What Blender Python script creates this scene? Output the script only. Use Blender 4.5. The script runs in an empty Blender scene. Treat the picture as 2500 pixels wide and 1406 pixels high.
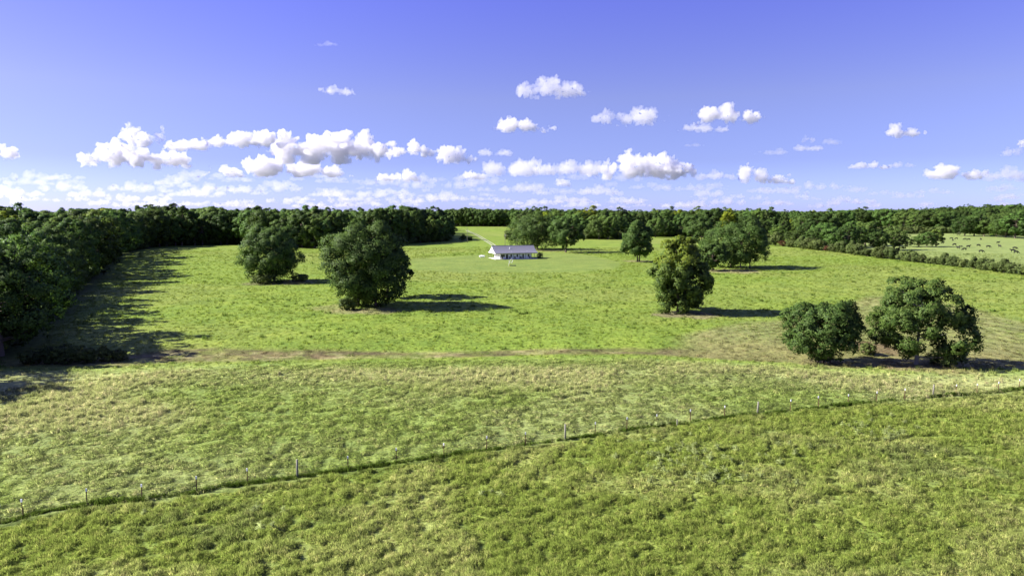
import bpy, bmesh, math
import numpy as np
from mathutils import Vector, Matrix

scene = bpy.context.scene
col = scene.collection
R = math.radians

# ------------------------------------------------------------------ camera, sky, sun, exposure
CAM_Z, FPX, HORIZ = 23.0, 1720.0, 517.0
PITCH = math.atan((703.0 - HORIZ) / FPX)
cam_d = bpy.data.cameras.new('camera')
cam_d.sensor_width = 36.0
cam_d.lens = 36.0 * FPX / 2500.0
cam_d.clip_start = 0.5
cam_d.clip_end = 200000.0
cam = bpy.data.objects.new('camera', cam_d)
cam.location = (0, 0, CAM_Z)
cam.rotation_euler = (math.pi / 2 - PITCH, 0, 0)
col.objects.link(cam)
scene.camera = cam

SUN_EL = 34.0
SUN_DIR = 4.0            # heading of the light on the ground, degrees from +X
world = bpy.data.worlds.new('World')
scene.world = world
world.use_nodes = True
wn = world.node_tree.nodes; wl = world.node_tree.links
bg = wn['Background']
sky = wn.new('ShaderNodeTexSky')
sky.sky_type = 'NISHITA'
sky.sun_disc = False
sky.sun_elevation = R(SUN_EL)
sky.sun_rotation = R(270.0 + SUN_DIR)      # sun stands towards -X
sky.altitude = 200.0
sky.air_density = 0.8
sky.dust_density = 0.5
sky.ozone_density = 3.0
# the photograph's sky is a saturated violet blue: tint of the sky colour by elevation
tint = wn.new('ShaderNodeMix'); tint.data_type = 'RGBA'; tint.blend_type = 'MULTIPLY'
tint.inputs[0].default_value = 1.0
tcs = wn.new('ShaderNodeTexCoord'); sx = wn.new('ShaderNodeSeparateXYZ')
wl.new(tcs.outputs['Generated'], sx.inputs[0])
ramp = wn.new('ShaderNodeValToRGB')
els = ramp.color_ramp.elements
stops = [(0.0, (.50, .52, 1.00)), (.012, (.48, .50, .97)), (.068, (.44, .39, .66)), (.153, (.58, .445, .65)), (.288, (.545, .405, .88))]
while len(els) < len(stops): els.new(.5)
for e_, (p_, c_) in zip(els, stops): e_.position = p_
for e_, (p_, c_) in zip(els, stops): e_.position = p_; e_.color = (*c_, 1)
wl.new(sx.outputs[2], ramp.inputs[0])
wl.new(ramp.outputs[0], tint.inputs[7])
wl.new(sky.outputs[0], tint.inputs[6])
wl.new(tint.outputs[2], bg.inputs[0])
bg.inputs[1].default_value = 0.1

sun_d = bpy.data.lights.new('sun', 'SUN')
sun_d.energy = 5.0
sun_d.angle = R(0.53)
sun_d.color = (1.0, 0.95, 0.86)
sun = bpy.data.objects.new('sun', sun_d)
ld = Vector((math.cos(R(SUN_DIR)) * math.cos(R(SUN_EL)), math.sin(R(SUN_DIR)) * math.cos(R(SUN_EL)), -math.sin(R(SUN_EL))))
sun.rotation_euler = ld.to_track_quat('-Z', 'Y').to_euler()
sun.location = (-200, 0, 200)
col.objects.link(sun)

scene.view_settings.view_transform = 'Standard'
scene.view_settings.look = 'None'
scene.view_settings.gamma = 1.0
scene.view_settings.use_curve_mapping = False
scene.view_settings.exposure = 1.35
scene.render.engine = 'CYCLES'
scene.cycles.max_bounces = 6
scene.cycles.diffuse_bounces = 3
scene.cycles.transparent_max_bounces = 12

# ------------------------------------------------------------------ noise and pixel helpers
rng = np.random.default_rng(7)
_perm = np.random.default_rng(3).permutation(4096)
_val = np.random.default_rng(4).random(4096)

def vnoise2(x, y):
    xi = np.floor(x).astype(np.int64); yi = np.floor(y).astype(np.int64)
    fx = x - xi; fy = y - yi
    fx = fx * fx * (3 - 2 * fx); fy = fy * fy * (3 - 2 * fy)
    def h(a, b): return _val[_perm[(_perm[a & 4095] + b) & 4095]]
    v00 = h(xi, yi); v10 = h(xi + 1, yi); v01 = h(xi, yi + 1); v11 = h(xi + 1, yi + 1)
    return (v00 * (1 - fx) + v10 * fx) * (1 - fy) + (v01 * (1 - fx) + v11 * fx) * fy

def fbm2(x, y, s, octv=3, seed=0.0):
    x = np.asarray(x, float) / s + seed * 17.3; y = np.asarray(y, float) / s + seed * 9.1
    t = 0; a = 0.5; n = 0
    for _ in range(octv):
        t = t + a * vnoise2(x, y); n += a; a *= 0.5; x = x * 2.03 + 5.2; y = y * 2.03 + 1.7
    return t / n            # 0..1

def vnoise3(p):
    i = np.floor(p).astype(np.int64); f = p - i; f = f * f * (3 - 2 * f)
    def h(a, b, c): return _val[_perm[(_perm[(_perm[a & 4095] + b) & 4095] + c) & 4095]]
    r = 0
    for dx in (0, 1):
        for dy in (0, 1):
            for dz in (0, 1):
                w = (f[:, 0] if dx else 1 - f[:, 0]) * (f[:, 1] if dy else 1 - f[:, 1]) * (f[:, 2] if dz else 1 - f[:, 2])
                r = r + w * h(i[:, 0] + dx, i[:, 1] + dy, i[:, 2] + dz)
    return r

def fbm3(p, octv=3):
    t = 0; a = .5; n = 0
    for _ in range(octv):
        t = t + a * vnoise3(p); n += a; a *= .5; p = p * 2.07 + 3.1
    return t / n

def sstep(a, b, x):
    t = np.clip((np.asarray(x, float) - a) / (b - a), 0, 1)
    return t * t * (3 - 2 * t)

CP, SP = math.cos(PITCH), math.sin(PITCH)

def to_pix(x, y, z=0.0):
    x = np.asarray(x, float); y = np.asarray(y, float); dz = z - CAM_Z
    d = np.maximum(y * CP - dz * SP, 1.0)
    u = y * SP + dz * CP
    return 1250 + FPX * x / d, 703 - FPX * u / d

def H(x, y):
    """terrain height, gently rolling"""
    x = np.asarray(x, float); y = np.asarray(y, float)
    r = np.hypot(x, y)
    h = (fbm2(x, y, 140, 2, 1) - .5) * 2.2 * sstep(20, 130, r) + (fbm2(x, y, 34, 2, 2) - .5) * .5
    h = h * (1 - sstep(3000, 6000, r))
    # shallow draw across the field
    h = h - 0.9 * np.exp(-((y - 112 - .05 * x) / 9.0) ** 2)
    # low wooded rise far off to the right, slight rise to the left wood
    h = h + 17 * np.exp(-(((x - 1150) / 330) ** 2 + ((y - 1450) / 420) ** 2))
    return h

def at(px, py):
    d = (px - 1250) / FPX; v = (703 - py) / FPX
    dx, dy, dz = d, CP + v * SP, -SP + v * CP
    z = 0.0
    for _ in range(7):
        t = (z - CAM_Z) / dz
        z = 0.5 * z + 0.5 * float(H(dx * t, dy * t))
    return Vector((dx * t, dy * t, z))

def ground(x, y): return Vector((x, y, float(H(x, y))))

def mpp(p):      # metres per photo pixel at a point
    return (p.y * CP - (p.z - CAM_Z) * SP) / FPX

def poly(pts):
    xs = np.array([p[0] for p in pts], float); ys = np.array([p[1] for p in pts], float)
    return lambda x: np.interp(x, xs, ys)

# ------------------------------------------------------------------ object helpers
def link(o, parent=None):
    col.objects.link(o)
    if parent: o.parent = parent
    return o

def tag(o, label=None, cat=None, group=None, kind=None):
    if label: o['label'] = label
    if cat: o['category'] = cat
    if group: o['group'] = group
    if kind: o['kind'] = kind
    return o

def empty(name, loc, rz=0, scale=None):
    o = bpy.data.objects.new(name, None)
    o.empty_display_size = .5
    o.location = loc; o.rotation_euler = (0, 0, rz)
    if scale: o.scale = scale
    return link(o)

class MB:
    def __init__(s): s.v = []; s.f = []
    def box(s, x0, x1, y0, y1, z0, z1):
        b = len(s.v)
        s.v += [(x0, y0, z0), (x1, y0, z0), (x1, y1, z0), (x0, y1, z0), (x0, y0, z1), (x1, y0, z1), (x1, y1, z1), (x0, y1, z1)]
        s.f += [tuple(b + i for i in q) for q in ((3, 2, 1, 0), (4, 5, 6, 7), (0, 1, 5, 4), (1, 2, 6, 5), (2, 3, 7, 6), (3, 0, 4, 7))]
        return s
    def prism(s, prof, x0, x1):     # prof: closed (y,z) outline, extruded along x
        b = len(s.v); n = len(prof)
        s.v += [(x0, y, z) for y, z in prof] + [(x1, y, z) for y, z in prof]
        s.f += [tuple(range(b + n - 1, b - 1, -1)), tuple(range(b + n, b + 2 * n))]
        s.f += [(b + i, b + (i + 1) % n, b + n + (i + 1) % n, b + n + i) for i in range(n)]
        return s
    def tube(s, pts, rad, n=6, cap=True):
        pts = [Vector(p) for p in pts]
        if not hasattr(rad, '__len__'): rad = [rad] * len(pts)
        b = len(s.v)
        for i, p in enumerate(pts):
            t = (pts[min(i + 1, len(pts) - 1)] - pts[max(i - 1, 0)]).normalized()
            a = t.orthogonal().normalized() if abs(t.z) < .9 else (Vector((1, 0, 0)) - t * t.x).normalized()
            c = t.cross(a)
            for k in range(n):
                an = 2 * math.pi * k / n
                s.v.append(tuple(p + (a * math.cos(an) + c * math.sin(an)) * rad[i]))
        for i in range(len(pts) - 1):
            for k in range(n):
                s.f.append((b + i * n + k, b + i * n + (k + 1) % n, b + (i + 1) * n + (k + 1) % n, b + (i + 1) * n + k))
        if cap:
            s.f.append(tuple(b + k for k in range(n - 1, -1, -1)))
            s.f.append(tuple(b + (len(pts) - 1) * n + k for k in range(n)))
        return s
    def mesh(s, name, mat, smooth=False):
        m = bpy.data.meshes.new(name)
        m.from_pydata(s.v, [], s.f)
        if mat: m.materials.append(mat)
        if smooth: m.polygons.foreach_set('use_smooth', [True] * len(m.polygons))
        m.update()
        return m
    def build(s, name, mat, parent=None, smooth=False):
        return link(bpy.data.objects.new(name, s.mesh(name, mat, smooth)), parent)

def np_mesh(name, v, f, mat=None, smooth=False):
    """v (n,3), f (m,k) arrays"""
    m = bpy.data.meshes.new(name)
    k = f.shape[1]
    m.vertices.add(len(v)); m.vertices.foreach_set('co', np.ascontiguousarray(v, np.float32).ravel())
    m.loops.add(f.size); m.loops.foreach_set('vertex_index', np.ascontiguousarray(f, np.int32).ravel())
    m.polygons.add(len(f)); m.polygons.foreach_set('loop_start', np.arange(0, f.size, k, dtype=np.int32))
    m.update(calc_edges=True)
    if smooth: m.polygons.foreach_set('use_smooth', np.ones(len(f), bool))
    if mat: m.materials.append(mat)
    return m

def set_col(m, name, c):
    a = m.attributes.new(name, 'FLOAT_COLOR', 'POINT')
    c4 = np.ones((len(c), 4), np.float32); c4[:, :3] = c
    a.data.foreach_set('color', c4.ravel())

# ------------------------------------------------------------------ materials
def mat(name, rgb, rough=.7, noise=.15, scale=3.0, metal=0.0, spec=.3):
    m = bpy.data.materials.new(name); m.use_nodes = True
    nt = m.node_tree; p = nt.nodes['Principled BSDF']
    p.inputs['Roughness'].default_value = rough
    p.inputs['Metallic'].default_value = metal
    p.inputs['Specular IOR Level'].default_value = spec
    tc = nt.nodes.new('ShaderNodeTexCoord'); n = nt.nodes.new('ShaderNodeTexNoise')
    n.inputs['Scale'].default_value = scale; n.inputs['Detail'].default_value = 4
    nt.links.new(tc.outputs['Object'], n.inputs['Vector'])
    r = nt.nodes.new('ShaderNodeMapRange')
    r.inputs[3].default_value = 1 - noise; r.inputs[4].default_value = 1 + noise
    nt.links.new(n.outputs[0], r.inputs[0])
    h = nt.nodes.new('ShaderNodeHueSaturation'); h.inputs['Color'].default_value = (*rgb, 1)
    nt.links.new(r.outputs[0], h.inputs['Value'])
    nt.links.new(h.outputs[0], p.inputs['Base Color'])
    return m

def two_sided(nt):
    """the stored leaf normal on both faces of a thin leaf"""
    N = nt.nodes.new; L = nt.links.new
    geo = N('ShaderNodeNewGeometry')
    f = N('ShaderNodeMapRange'); f.inputs[3].default_value = 1; f.inputs[4].default_value = -1
    L(geo.outputs['Backfacing'], f.inputs[0])
    v = N('ShaderNodeVectorMath'); v.operation = 'SCALE'
    L(geo.outputs['Normal'], v.inputs[0]); L(f.outputs[0], v.inputs['Scale'])
    return v.outputs[0]

def leaf_mat(name, c0, c1, trans=.22, objvar=.35, hue=.012):
    m = bpy.data.materials.new(name); m.use_nodes = True
    nt = m.node_tree; nt.nodes.clear(); N = nt.nodes.new; L = nt.links.new
    out = N('ShaderNodeOutputMaterial'); mix = N('ShaderNodeMixShader'); mix.inputs[0].default_value = trans
    d = N('ShaderNodeBsdfPrincipled'); d.inputs['Roughness'].default_value = .6; d.inputs['Specular IOR Level'].default_value = .12
    t = N('ShaderNodeBsdfTranslucent')
    geo = N('ShaderNodeNewGeometry'); oi = N('ShaderNodeObjectInfo')
    cm = N('ShaderNodeMix'); cm.data_type = 'RGBA'
    cm.inputs[6].default_value = (*c0, 1); cm.inputs[7].default_value = (*c1, 1)
    L(geo.outputs['Random Per Island'], cm.inputs[0])
    # each tree a little lighter, darker or yellower
    h = N('ShaderNodeHueSaturation')
    mr = N('ShaderNodeMapRange'); mr.inputs[3].default_value = 1 - objvar; mr.inputs[4].default_value = 1 + objvar
    L(oi.outputs['Random'], mr.inputs[0]); L(mr.outputs[0], h.inputs['Value'])
    m7 = N('ShaderNodeMath'); m7.operation = 'MULTIPLY'; m7.inputs[1].default_value = 7.31; L(oi.outputs['Random'], m7.inputs[0])
    fr = N('ShaderNodeMath'); fr.operation = 'FRACT'; L(m7.outputs[0], fr.inputs[0])
    mh = N('ShaderNodeMapRange'); mh.inputs[3].default_value = .502 - hue; mh.inputs[4].default_value = .502 + hue
    L(fr.outputs[0], mh.inputs[0]); L(mh.outputs[0], h.inputs['Hue'])
    L(cm.outputs[2], h.inputs['Color'])
    L(h.outputs[0], d.inputs['Base Color'])
    t2 = N('ShaderNodeMix'); t2.data_type = 'RGBA'; t2.blend_type = 'MULTIPLY'; t2.inputs[0].default_value = 1
    t2.inputs[7].default_value = (1.3, 1.35, .6, 1); L(h.outputs[0], t2.inputs[6]); L(t2.outputs[2], t.inputs[0])
    ns = two_sided(nt); L(ns, d.inputs['Normal']); L(ns, t.inputs['Normal'])
    L(d.outputs[0], mix.inputs[1]); L(t.outputs[0], mix.inputs[2]); L(mix.outputs[0], out.inputs[0])
    return m

M = {}
M['oak'] = leaf_mat('oak_leaf', (.024, .056, .010), (.088, .134, .032), .14, .08, .004)
M['oak_light'] = leaf_mat('oak_light_leaf', (.028, .060, .010), (.102, .142, .032), .14, .05, .004)
M['oak_far'] = leaf_mat('wood_leaf', (.027, .060, .011), (.092, .142, .031), .15, .4)
M['gum'] = leaf_mat('sweetgum_leaf', (.045, .090, .014), (.130, .180, .034), .18, .2)
M['gum_dark'] = leaf_mat('gum_dark_leaf', (.033, .068, .012), (.125, .170, .036), .15, .05, .004)
M['gum_top'] = leaf_mat('gum_top_leaf', (.085, .13, .012), (.20, .235, .03), .3, .05, .003)
M['lime'] = leaf_mat('lime_leaf', (.14, .19, .014), (.27, .31, .03), .3, .2)
M['cedar'] = leaf_mat('cedar_leaf', (.055, .085, .022), (.125, .155, .045), .3, .3)
M['red'] = leaf_mat('red_leaf', (.085, .035, .018), (.13, .065, .03))
M['bark'] = mat('bark', (.11, .085, .065), .9, .35, 2.0)
M['pale_bark'] = mat('pale_bark', (.21, .195, .17), .9, .35, 2.0)
M['white_wall'] = mat('white_siding', (.80, .80, .79), .6, .04, .8)
M['white_metal'] = mat('white_metal', (.82, .82, .82), .35, .03, 2)
M['roof'] = mat('grey_metal_roof', (.17, .17, .20), .42, .06, .6, metal=.0, spec=.5)
M['dark_wood'] = mat('dark_wood', (.05, .035, .028), .7, .2, 4)
M['concrete'] = mat('concrete', (.56, .54, .49), .85, .12, 1.5)
M['glass'] = mat('dark_glass', (.015, .017, .022), .08, .05, 1, spec=.6)
M['dark_frame'] = mat('dark_frame', (.03, .028, .028), .5, .1, 3)
M['black_hide'] = mat('black_hide', (.012, .011, .011), .6, .3, 3)
M['rust_post'] = mat('rust_post', (.13, .06, .04), .8, .25, 8)
M['old_wood'] = mat('weathered_wood', (.20, .19, .15), .9, .3, 5)
M['wire'] = mat('wire', (.25, .24, .23), .5, .1, 2, metal=.6)
M['hay'] = mat('hay', (.60, .55, .42), .9, .2, 3)
M['yellow'] = mat('yellow_plastic', (.7, .5, .05), .4, .05, 2)
M['navy'] = mat('navy_plastic', (.02, .025, .05), .4, .05, 2)
M['pole'] = mat('pole_wood', (.16, .14, .12), .9, .2, 3)

def grass_mat():
    """terrain: base colour from the per-vertex 'col' layer, finer grain and relief from noise"""
    m = bpy.data.materials.new('grass_ground'); m.use_nodes = True
    nt = m.node_tree; N = nt.nodes.new; L = nt.links.new
    p = nt.nodes['Principled BSDF']; p.inputs['Roughness'].default_value = .9; p.inputs['Specular IOR Level'].default_value = .1
    a = N('ShaderNodeVertexColor'); a.layer_name = 'col'
    tc = N('ShaderNodeTexCoord')
    n1 = N('ShaderNodeTexNoise'); n1.inputs['Scale'].default_value = 1.1; n1.inputs['Detail'].default_value = 8; n1.inputs['Roughness'].default_value = .65
    L(tc.outputs['Object'], n1.inputs['Vector'])
    r1 = N('ShaderNodeMapRange'); r1.inputs[1].default_value = .25; r1.inputs[2].default_value = .75; r1.inputs[3].default_value = .62; r1.inputs[4].default_value = 1.36
    L(n1.outputs[0], r1.inputs[0])
    n2 = N('ShaderNodeTexNoise'); n2.inputs['Scale'].default_value = .12; n2.inputs['Detail'].default_value = 6; n2.inputs['Roughness'].default_value = .7
    L(tc.outputs['Object'], n2.inputs['Vector'])
    r2 = N('ShaderNodeMapRange'); r2.inputs[1].default_value = .3; r2.inputs[2].default_value = .7; r2.inputs[3].default_value = .8; r2.inputs[4].default_value = 1.2
    L(n2.outputs[0], r2.inputs[0])
    mu = N('ShaderNodeMath'); mu.operation = 'MULTIPLY'; L(r1.outputs[0], mu.inputs[0]); L(r2.outputs[0], mu.inputs[1])
    h = N('ShaderNodeHueSaturation'); L(a.outputs[0], h.inputs['Color']); L(mu.outputs[0], h.inputs['Value'])
    rh = N('ShaderNodeMapRange'); rh.inputs[1].default_value = .3; rh.inputs[2].default_value = .7; rh.inputs[3].default_value = .515; rh.inputs[4].default_value = .485
    L(n2.outputs[0], rh.inputs[0]); L(rh.outputs[0], h.inputs['Hue'])
    L(h.outputs[0], p.inputs['Base Color'])
    b = N('ShaderNodeBump'); b.inputs['Strength'].default_value = .9; b.inputs['Distance'].default_value = .35
    L(n1.outputs[0], b.inputs['Height']); L(b.outputs[0], p.inputs['Normal'])
    return m
M['ground'] = grass_mat()

def blade_mat():
    m = bpy.data.materials.new('grass_blade'); m.use_nodes = True
    nt = m.node_tree; nt.nodes.clear(); N = nt.nodes.new; L = nt.links.new
    out = N('ShaderNodeOutputMaterial'); mix = N('ShaderNodeMixShader'); mix.inputs[0].default_value = .3
    d = N('ShaderNodeBsdfDiffuse'); t = N('ShaderNodeBsdfTranslucent')
    a = N('ShaderNodeAttribute'); a.attribute_type = 'INSTANCER'; a.attribute_name = 'col'
    geo = N('ShaderNodeNewGeometry')
    mr = N('ShaderNodeMapRange'); mr.inputs[3].default_value = .45; mr.inputs[4].default_value = 1.55
    L(geo.outputs['Random Per Island'], mr.inputs[0])
    h = N('ShaderNodeHueSaturation'); L(a.outputs['Color'], h.inputs['Color']); L(mr.outputs[0], h.inputs['Value'])
    L(h.outputs[0], d.inputs[0]); L(h.outputs[0], t.inputs[0])
    ns = two_sided(nt); L(ns, d.inputs['Normal']); L(ns, t.inputs['Normal'])
    L(d.outputs[0], mix.inputs[1]); L(t.outputs[0], mix.inputs[2]); L(mix.outputs[0], out.inputs[0])
    return m
M['blade'] = blade_mat()

# ------------------------------------------------------------------ zones of the fields (drawn from boundaries on the ground)
fence_px = [(-300, 1325), (0, 1275), (57, 1261), (212, 1232), (347, 1220), (480, 1202), (605, 1180), (726, 1165), (850, 1148), (967, 1130),
            (1084, 1114), (1188, 1098), (1283, 1087), (1380, 1074), (1453, 1063), (1530, 1050), (1604, 1040), (1685, 1029), (1769, 1020), (1849, 1013), (1929, 1003),
            (1998, 996), (2070, 989), (2139, 983), (2208, 976), (2278, 968), (2333, 965), (2384, 961), (2436, 957), (2488, 951), (2900, 915)]
fence_y = poly(fence_px)
draw_y = poly([(-300, 872), (300, 866), (420, 852), (700, 853), (1000, 856), (1300, 851), (1500, 848), (1700, 846), (1900, 846), (2200, 855), (2500, 862), (2900, 870)])
draw_w = poly([(-300, 18), (300, 20), (500, 24), (750, 20), (950, 12), (1300, 9), (1600, 11), (1800, 22), (2100, 34), (2500, 26)])
mown_top = poly([(1580, 842), (1680, 815), (1760, 795), (1900, 778), (2000, 752), (2130, 716), (2260, 722), (2400, 752), (2500, 775), (2900, 830)])
hedge_y = poly([(1700, 560), (1870, 597), (1960, 606), (2050, 616), (2140, 628), (2250, 641), (2350, 652), (2500, 671), (2900, 715)])
lawn_top = poly([(985, 634), (1180, 622), (1350, 614), (1430, 622), (1540, 645)])
lawn_bot = poly([(985, 662), (1100, 668), (1300, 668), (1480, 660), (1540, 650)])

C_FIELD = np.array([.165, .235, .034]); C_FIELD2 = np.array([.188, .240, .046])
C_PAST = np.array([.192, .252, .048]); C_DARK = np.array([.050, .060, .020])
C_MOWN = np.array([.255, .310, .092]); C_STRAW = np.array([.375, .385, .155])
C_BROWN = np.array([.205, .178, .072]); C_LAWN = np.array([.160, .215, .048])
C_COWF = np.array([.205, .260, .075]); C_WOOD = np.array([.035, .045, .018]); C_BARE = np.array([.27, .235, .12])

def lerp(a, b, t):
    t = np.asarray(t)[..., None]; return a * (1 - t) + b * t

TREE_SPOTS = []           # (x, y, radius) of bare ground under the field trees
def zones(x, y):
    """colour (n,3) and kind weights for ground points"""
    px, py = to_pix(x, y, 0.0)
    n_lo = fbm2(x, y, 45, 3, 5); n_mid = fbm2(x, y, 9, 3, 6); n_hi = fbm2(x, y, 2.2, 3, 8)
    wob = (n_mid - .5) * 14
    c = lerp(C_FIELD, C_FIELD2, sstep(.35, .7, n_lo))
    c = c * (0.88 + .24 * n_mid)[:, None]
    # near pasture inside the fence
    past = sstep(-2.5, 2.5, py - fence_y(px))
    cp = lerp(C_PAST, np.array([.250, .296, .078]), sstep(.42, .62, n_mid))
    bare = sstep(.57, .70, fbm2(x, y, 13, 3, 11) + .14 * sstep(1500, 2300, px) * sstep(1090, 1200, py)) * sstep(.35, .6, n_hi)
    cp = lerp(cp, np.array([.150, .190, .055]), .6 * bare)
    # cut strip between fence and draw
    strip = sstep(0, 14, py - (draw_y(px) + draw_w(px) + wob * .6)) * (1 - past)
    straw = sstep(.48, .70, fbm2(x * .55, y, 16, 4, 13) + .14 * np.exp(-((py - 922) / 32) ** 2) - .12 * sstep(980, 1080, py) + .10 * np.exp(-((py - 985) / 55) ** 2) * np.exp(-((px - 350) / 350) ** 2))
    cs = lerp(C_MOWN, C_STRAW * 1.08, .55 * straw)
    cs = lerp(cs, np.array([.205, .285, .056]), .7 * sstep(.45, .65, fbm2(x, y, 21, 3, 15)) * sstep(0, 40, py - 930) + .8 * (1 - sstep(10, 45, py - draw_y(px) - draw_w(px) + wob)) )
    c = lerp(c, cs, strip)
    # brown mown draw
    dr = np.exp(-np.abs((py - draw_y(px) - draw_w(px) * .5 + wob * .25) / (draw_w(px) * .55)) ** 3)
    cb = lerp(C_BROWN, np.array([.155, .17, .05]), sstep(.38, .6, n_hi))
    fine = fbm2(x * .6, y, 1.1, 2, 61)
    cb = lerp(cb, np.array([.10, .080, .040]), .75 * sstep(.5, .68, fine)); cb = lerp(cb, np.array([.31, .28, .14]), .6 * sstep(.5, .7, 1 - fine))
    cb = lerp(cb, np.array([.10, .085, .040]), .8 * sstep(.62, .75, fbm2(x * .3, y, 3.2, 2, 31)))
    c = lerp(c, cb, np.clip(dr * 1.15, 0, 1) * (1 - past) * (.55 + .45 * sstep(.38, .58, fbm2(x * .5, y, 5, 3, 33))))
    ditch_shade = np.exp(-((py - draw_y(px) - 2 + wob * .12) / 1.9) ** 2) * sstep(.36, .55, fbm2(x, y, 7, 3, 35)) * sstep(250, 420, px) * (1 - past)
    c = lerp(c, np.array([.085, .070, .035]), .85 * ditch_shade)  # shading of the ditch, painted as a broken dark line
    # mown windrows to the right
    mw = sstep(-6, 8, py - (mown_top(px) + wob * .8)) * sstep(1600, 1720, px + wob * 3) * (1 - sstep(-3, 5, py - draw_y(px) - draw_w(px)))
    q = (py - mown_top(px)) + .10 * (px - 2000) + 16 * n_mid + 9 * n_lo
    row = .5 + .5 * np.sin(q * .62)
    cm = lerp(np.array([.175, .220, .050]), np.array([.225, .230, .080]), sstep(.35, .65, n_mid * .6 + .4 * row))
    cm = lerp(cm, np.array([.095, .115, .030]), .65 * sstep(.62, .95, row) * n_hi * 1.6)
    cm = lerp(cm, np.array([.31, .30, .13]), .45 * sstep(.7, .98, 1 - row))
    cm = lerp(cm, C_BROWN, .5 * sstep(815, 865, py + wob))
    c = lerp(c, cm, mw)
    # lawn round the house
    lw = sstep(-3, 3, py - lawn_top(px)) * sstep(-5, 6, lawn_bot(px) - py + wob * .5) * sstep(975, 1030, px + wob) * (1 - sstep(1480, 1545, px + wob))
    c = lerp(c, C_LAWN * (0.92 + .2 * n_mid)[:, None], .8 * lw)
    # cattle pasture beyond the hedge
    cf = sstep(1900, 2000, px) * (1 - sstep(-3, 0, py - hedge_y(px))) * sstep(0, 2, py - 530)
    c = lerp(c, C_COWF * (0.85 + .3 * n_mid)[:, None], cf)
    # pasture
    c = lerp(c, cp, past)
    # dark strip by the fence: painted shade of the long grass, and worn soil
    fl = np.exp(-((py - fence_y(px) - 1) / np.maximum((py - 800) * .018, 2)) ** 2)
    fl_shade_soil = np.exp(-((py - fence_y(px) - 3 - (py - 800) * .006) / np.maximum((py - 800) * .012, 1.6)) ** 2)
    c = lerp(c, np.array([.060, .085, .020]), .75 * fl_shade_soil * sstep(.25, .5, fbm2(x, y, 3.0, 3, 71)))
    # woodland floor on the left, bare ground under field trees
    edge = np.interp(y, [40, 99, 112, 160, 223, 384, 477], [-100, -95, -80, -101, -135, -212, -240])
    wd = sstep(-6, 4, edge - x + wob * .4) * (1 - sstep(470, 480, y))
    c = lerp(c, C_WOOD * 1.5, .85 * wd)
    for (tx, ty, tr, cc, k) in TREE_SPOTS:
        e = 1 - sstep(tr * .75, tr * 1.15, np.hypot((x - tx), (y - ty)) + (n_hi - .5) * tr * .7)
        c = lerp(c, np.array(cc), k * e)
    far = sstep(1300, 1900, np.hypot(x, y))
    c = lerp(c, C_WOOD * 1.4, .9 * far)
    return c, past, strip, dr, mw, lw, wd, straw, bare
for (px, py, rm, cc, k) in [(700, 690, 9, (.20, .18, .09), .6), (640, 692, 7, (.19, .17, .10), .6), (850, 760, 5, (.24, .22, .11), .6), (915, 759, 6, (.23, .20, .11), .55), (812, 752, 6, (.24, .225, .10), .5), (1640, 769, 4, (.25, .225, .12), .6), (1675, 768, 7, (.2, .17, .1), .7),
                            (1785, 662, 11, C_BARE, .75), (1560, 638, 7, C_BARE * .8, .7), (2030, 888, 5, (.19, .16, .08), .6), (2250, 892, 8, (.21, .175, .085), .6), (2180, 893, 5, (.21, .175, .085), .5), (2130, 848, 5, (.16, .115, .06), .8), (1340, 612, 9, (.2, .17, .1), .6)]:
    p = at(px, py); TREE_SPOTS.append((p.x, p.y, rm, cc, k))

def relief(x, y, z):
    """fine lumps of the sward, real height, near the camera"""
    r = np.hypot(x, y)
    px, py = to_pix(x, y, 0.0)
    past = sstep(-3, 3, py - fence_y(px))
    a = (fbm2(x, y, .85, 3, 21) - .5) * .17 * past
    u = x * .96 + y * .28; w = -x * .28 + y * .96
    a = a + (fbm2(u * .35, w, .9, 3, 22) - .5) * .34 * (1 - past)
    return z + a * (1 - sstep(140, 330, r)) * sstep(20, 30, r)

# ------------------------------------------------------------------ terrain: one sheet to the horizon
az = np.concatenate([np.linspace(-47, 47, 720), np.linspace(47, 313, 70)[1:-1]])
rad = np.concatenate([np.geomspace(2, 30, 12)[:-1], np.geomspace(30, 130, 250)[:-1], np.geomspace(130, 650, 170)[:-1], np.geomspace(650, 90000, 62)])
A, RR = np.meshgrid(np.radians(az), rad)
X = (RR * np.sin(A)).ravel(); Y = (RR * np.cos(A)).ravel()
Z = relief(X, Y, H(X, Y))
na, nr = len(az), len(rad)
ii = np.arange(nr - 1)[:, None] * na + np.arange(na)[None, :]
jj = np.arange(nr - 1)[:, None] * na + (np.arange(na)[None, :] + 1) % na
F = np.stack([ii, jj, jj + na, ii + na], -1).reshape(-1, 4)[:, ::-1]
V = np.stack([X, Y, Z], 1)
V = np.vstack([V, [[0, 0, float(H(0, 0))]]])
tm = np_mesh('ground', V, F, M['ground'], True)
cap = []
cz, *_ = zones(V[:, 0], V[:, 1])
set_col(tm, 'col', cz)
terrain = link(bpy.data.objects.new('ground', tm))
tag(terrain, 'rolling green pasture reaching to the wooded horizon', kind='structure')

# ------------------------------------------------------------------ clouds
# Every cloud is a closed billowing body of even, scattering vapour, at its real distance.
scene.cycles.volume_bounces = 14
scene.cycles.max_bounces = 14

def cloud_mat(name, dens):
    m = bpy.data.materials.new(name); m.use_nodes = True
    nt = m.node_tree; nt.nodes.clear()
    o_ = nt.nodes.new('ShaderNodeOutputMaterial'); v = nt.nodes.new('ShaderNodeVolumePrincipled')
    v.inputs['Color'].default_value = (.955, .95, .972, 1); v.inputs['Density'].default_value = dens; v.inputs['Anisotropy'].default_value = .35
    nt.links.new(v.outputs[0], o_.inputs['Volume'])
    return m

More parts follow.
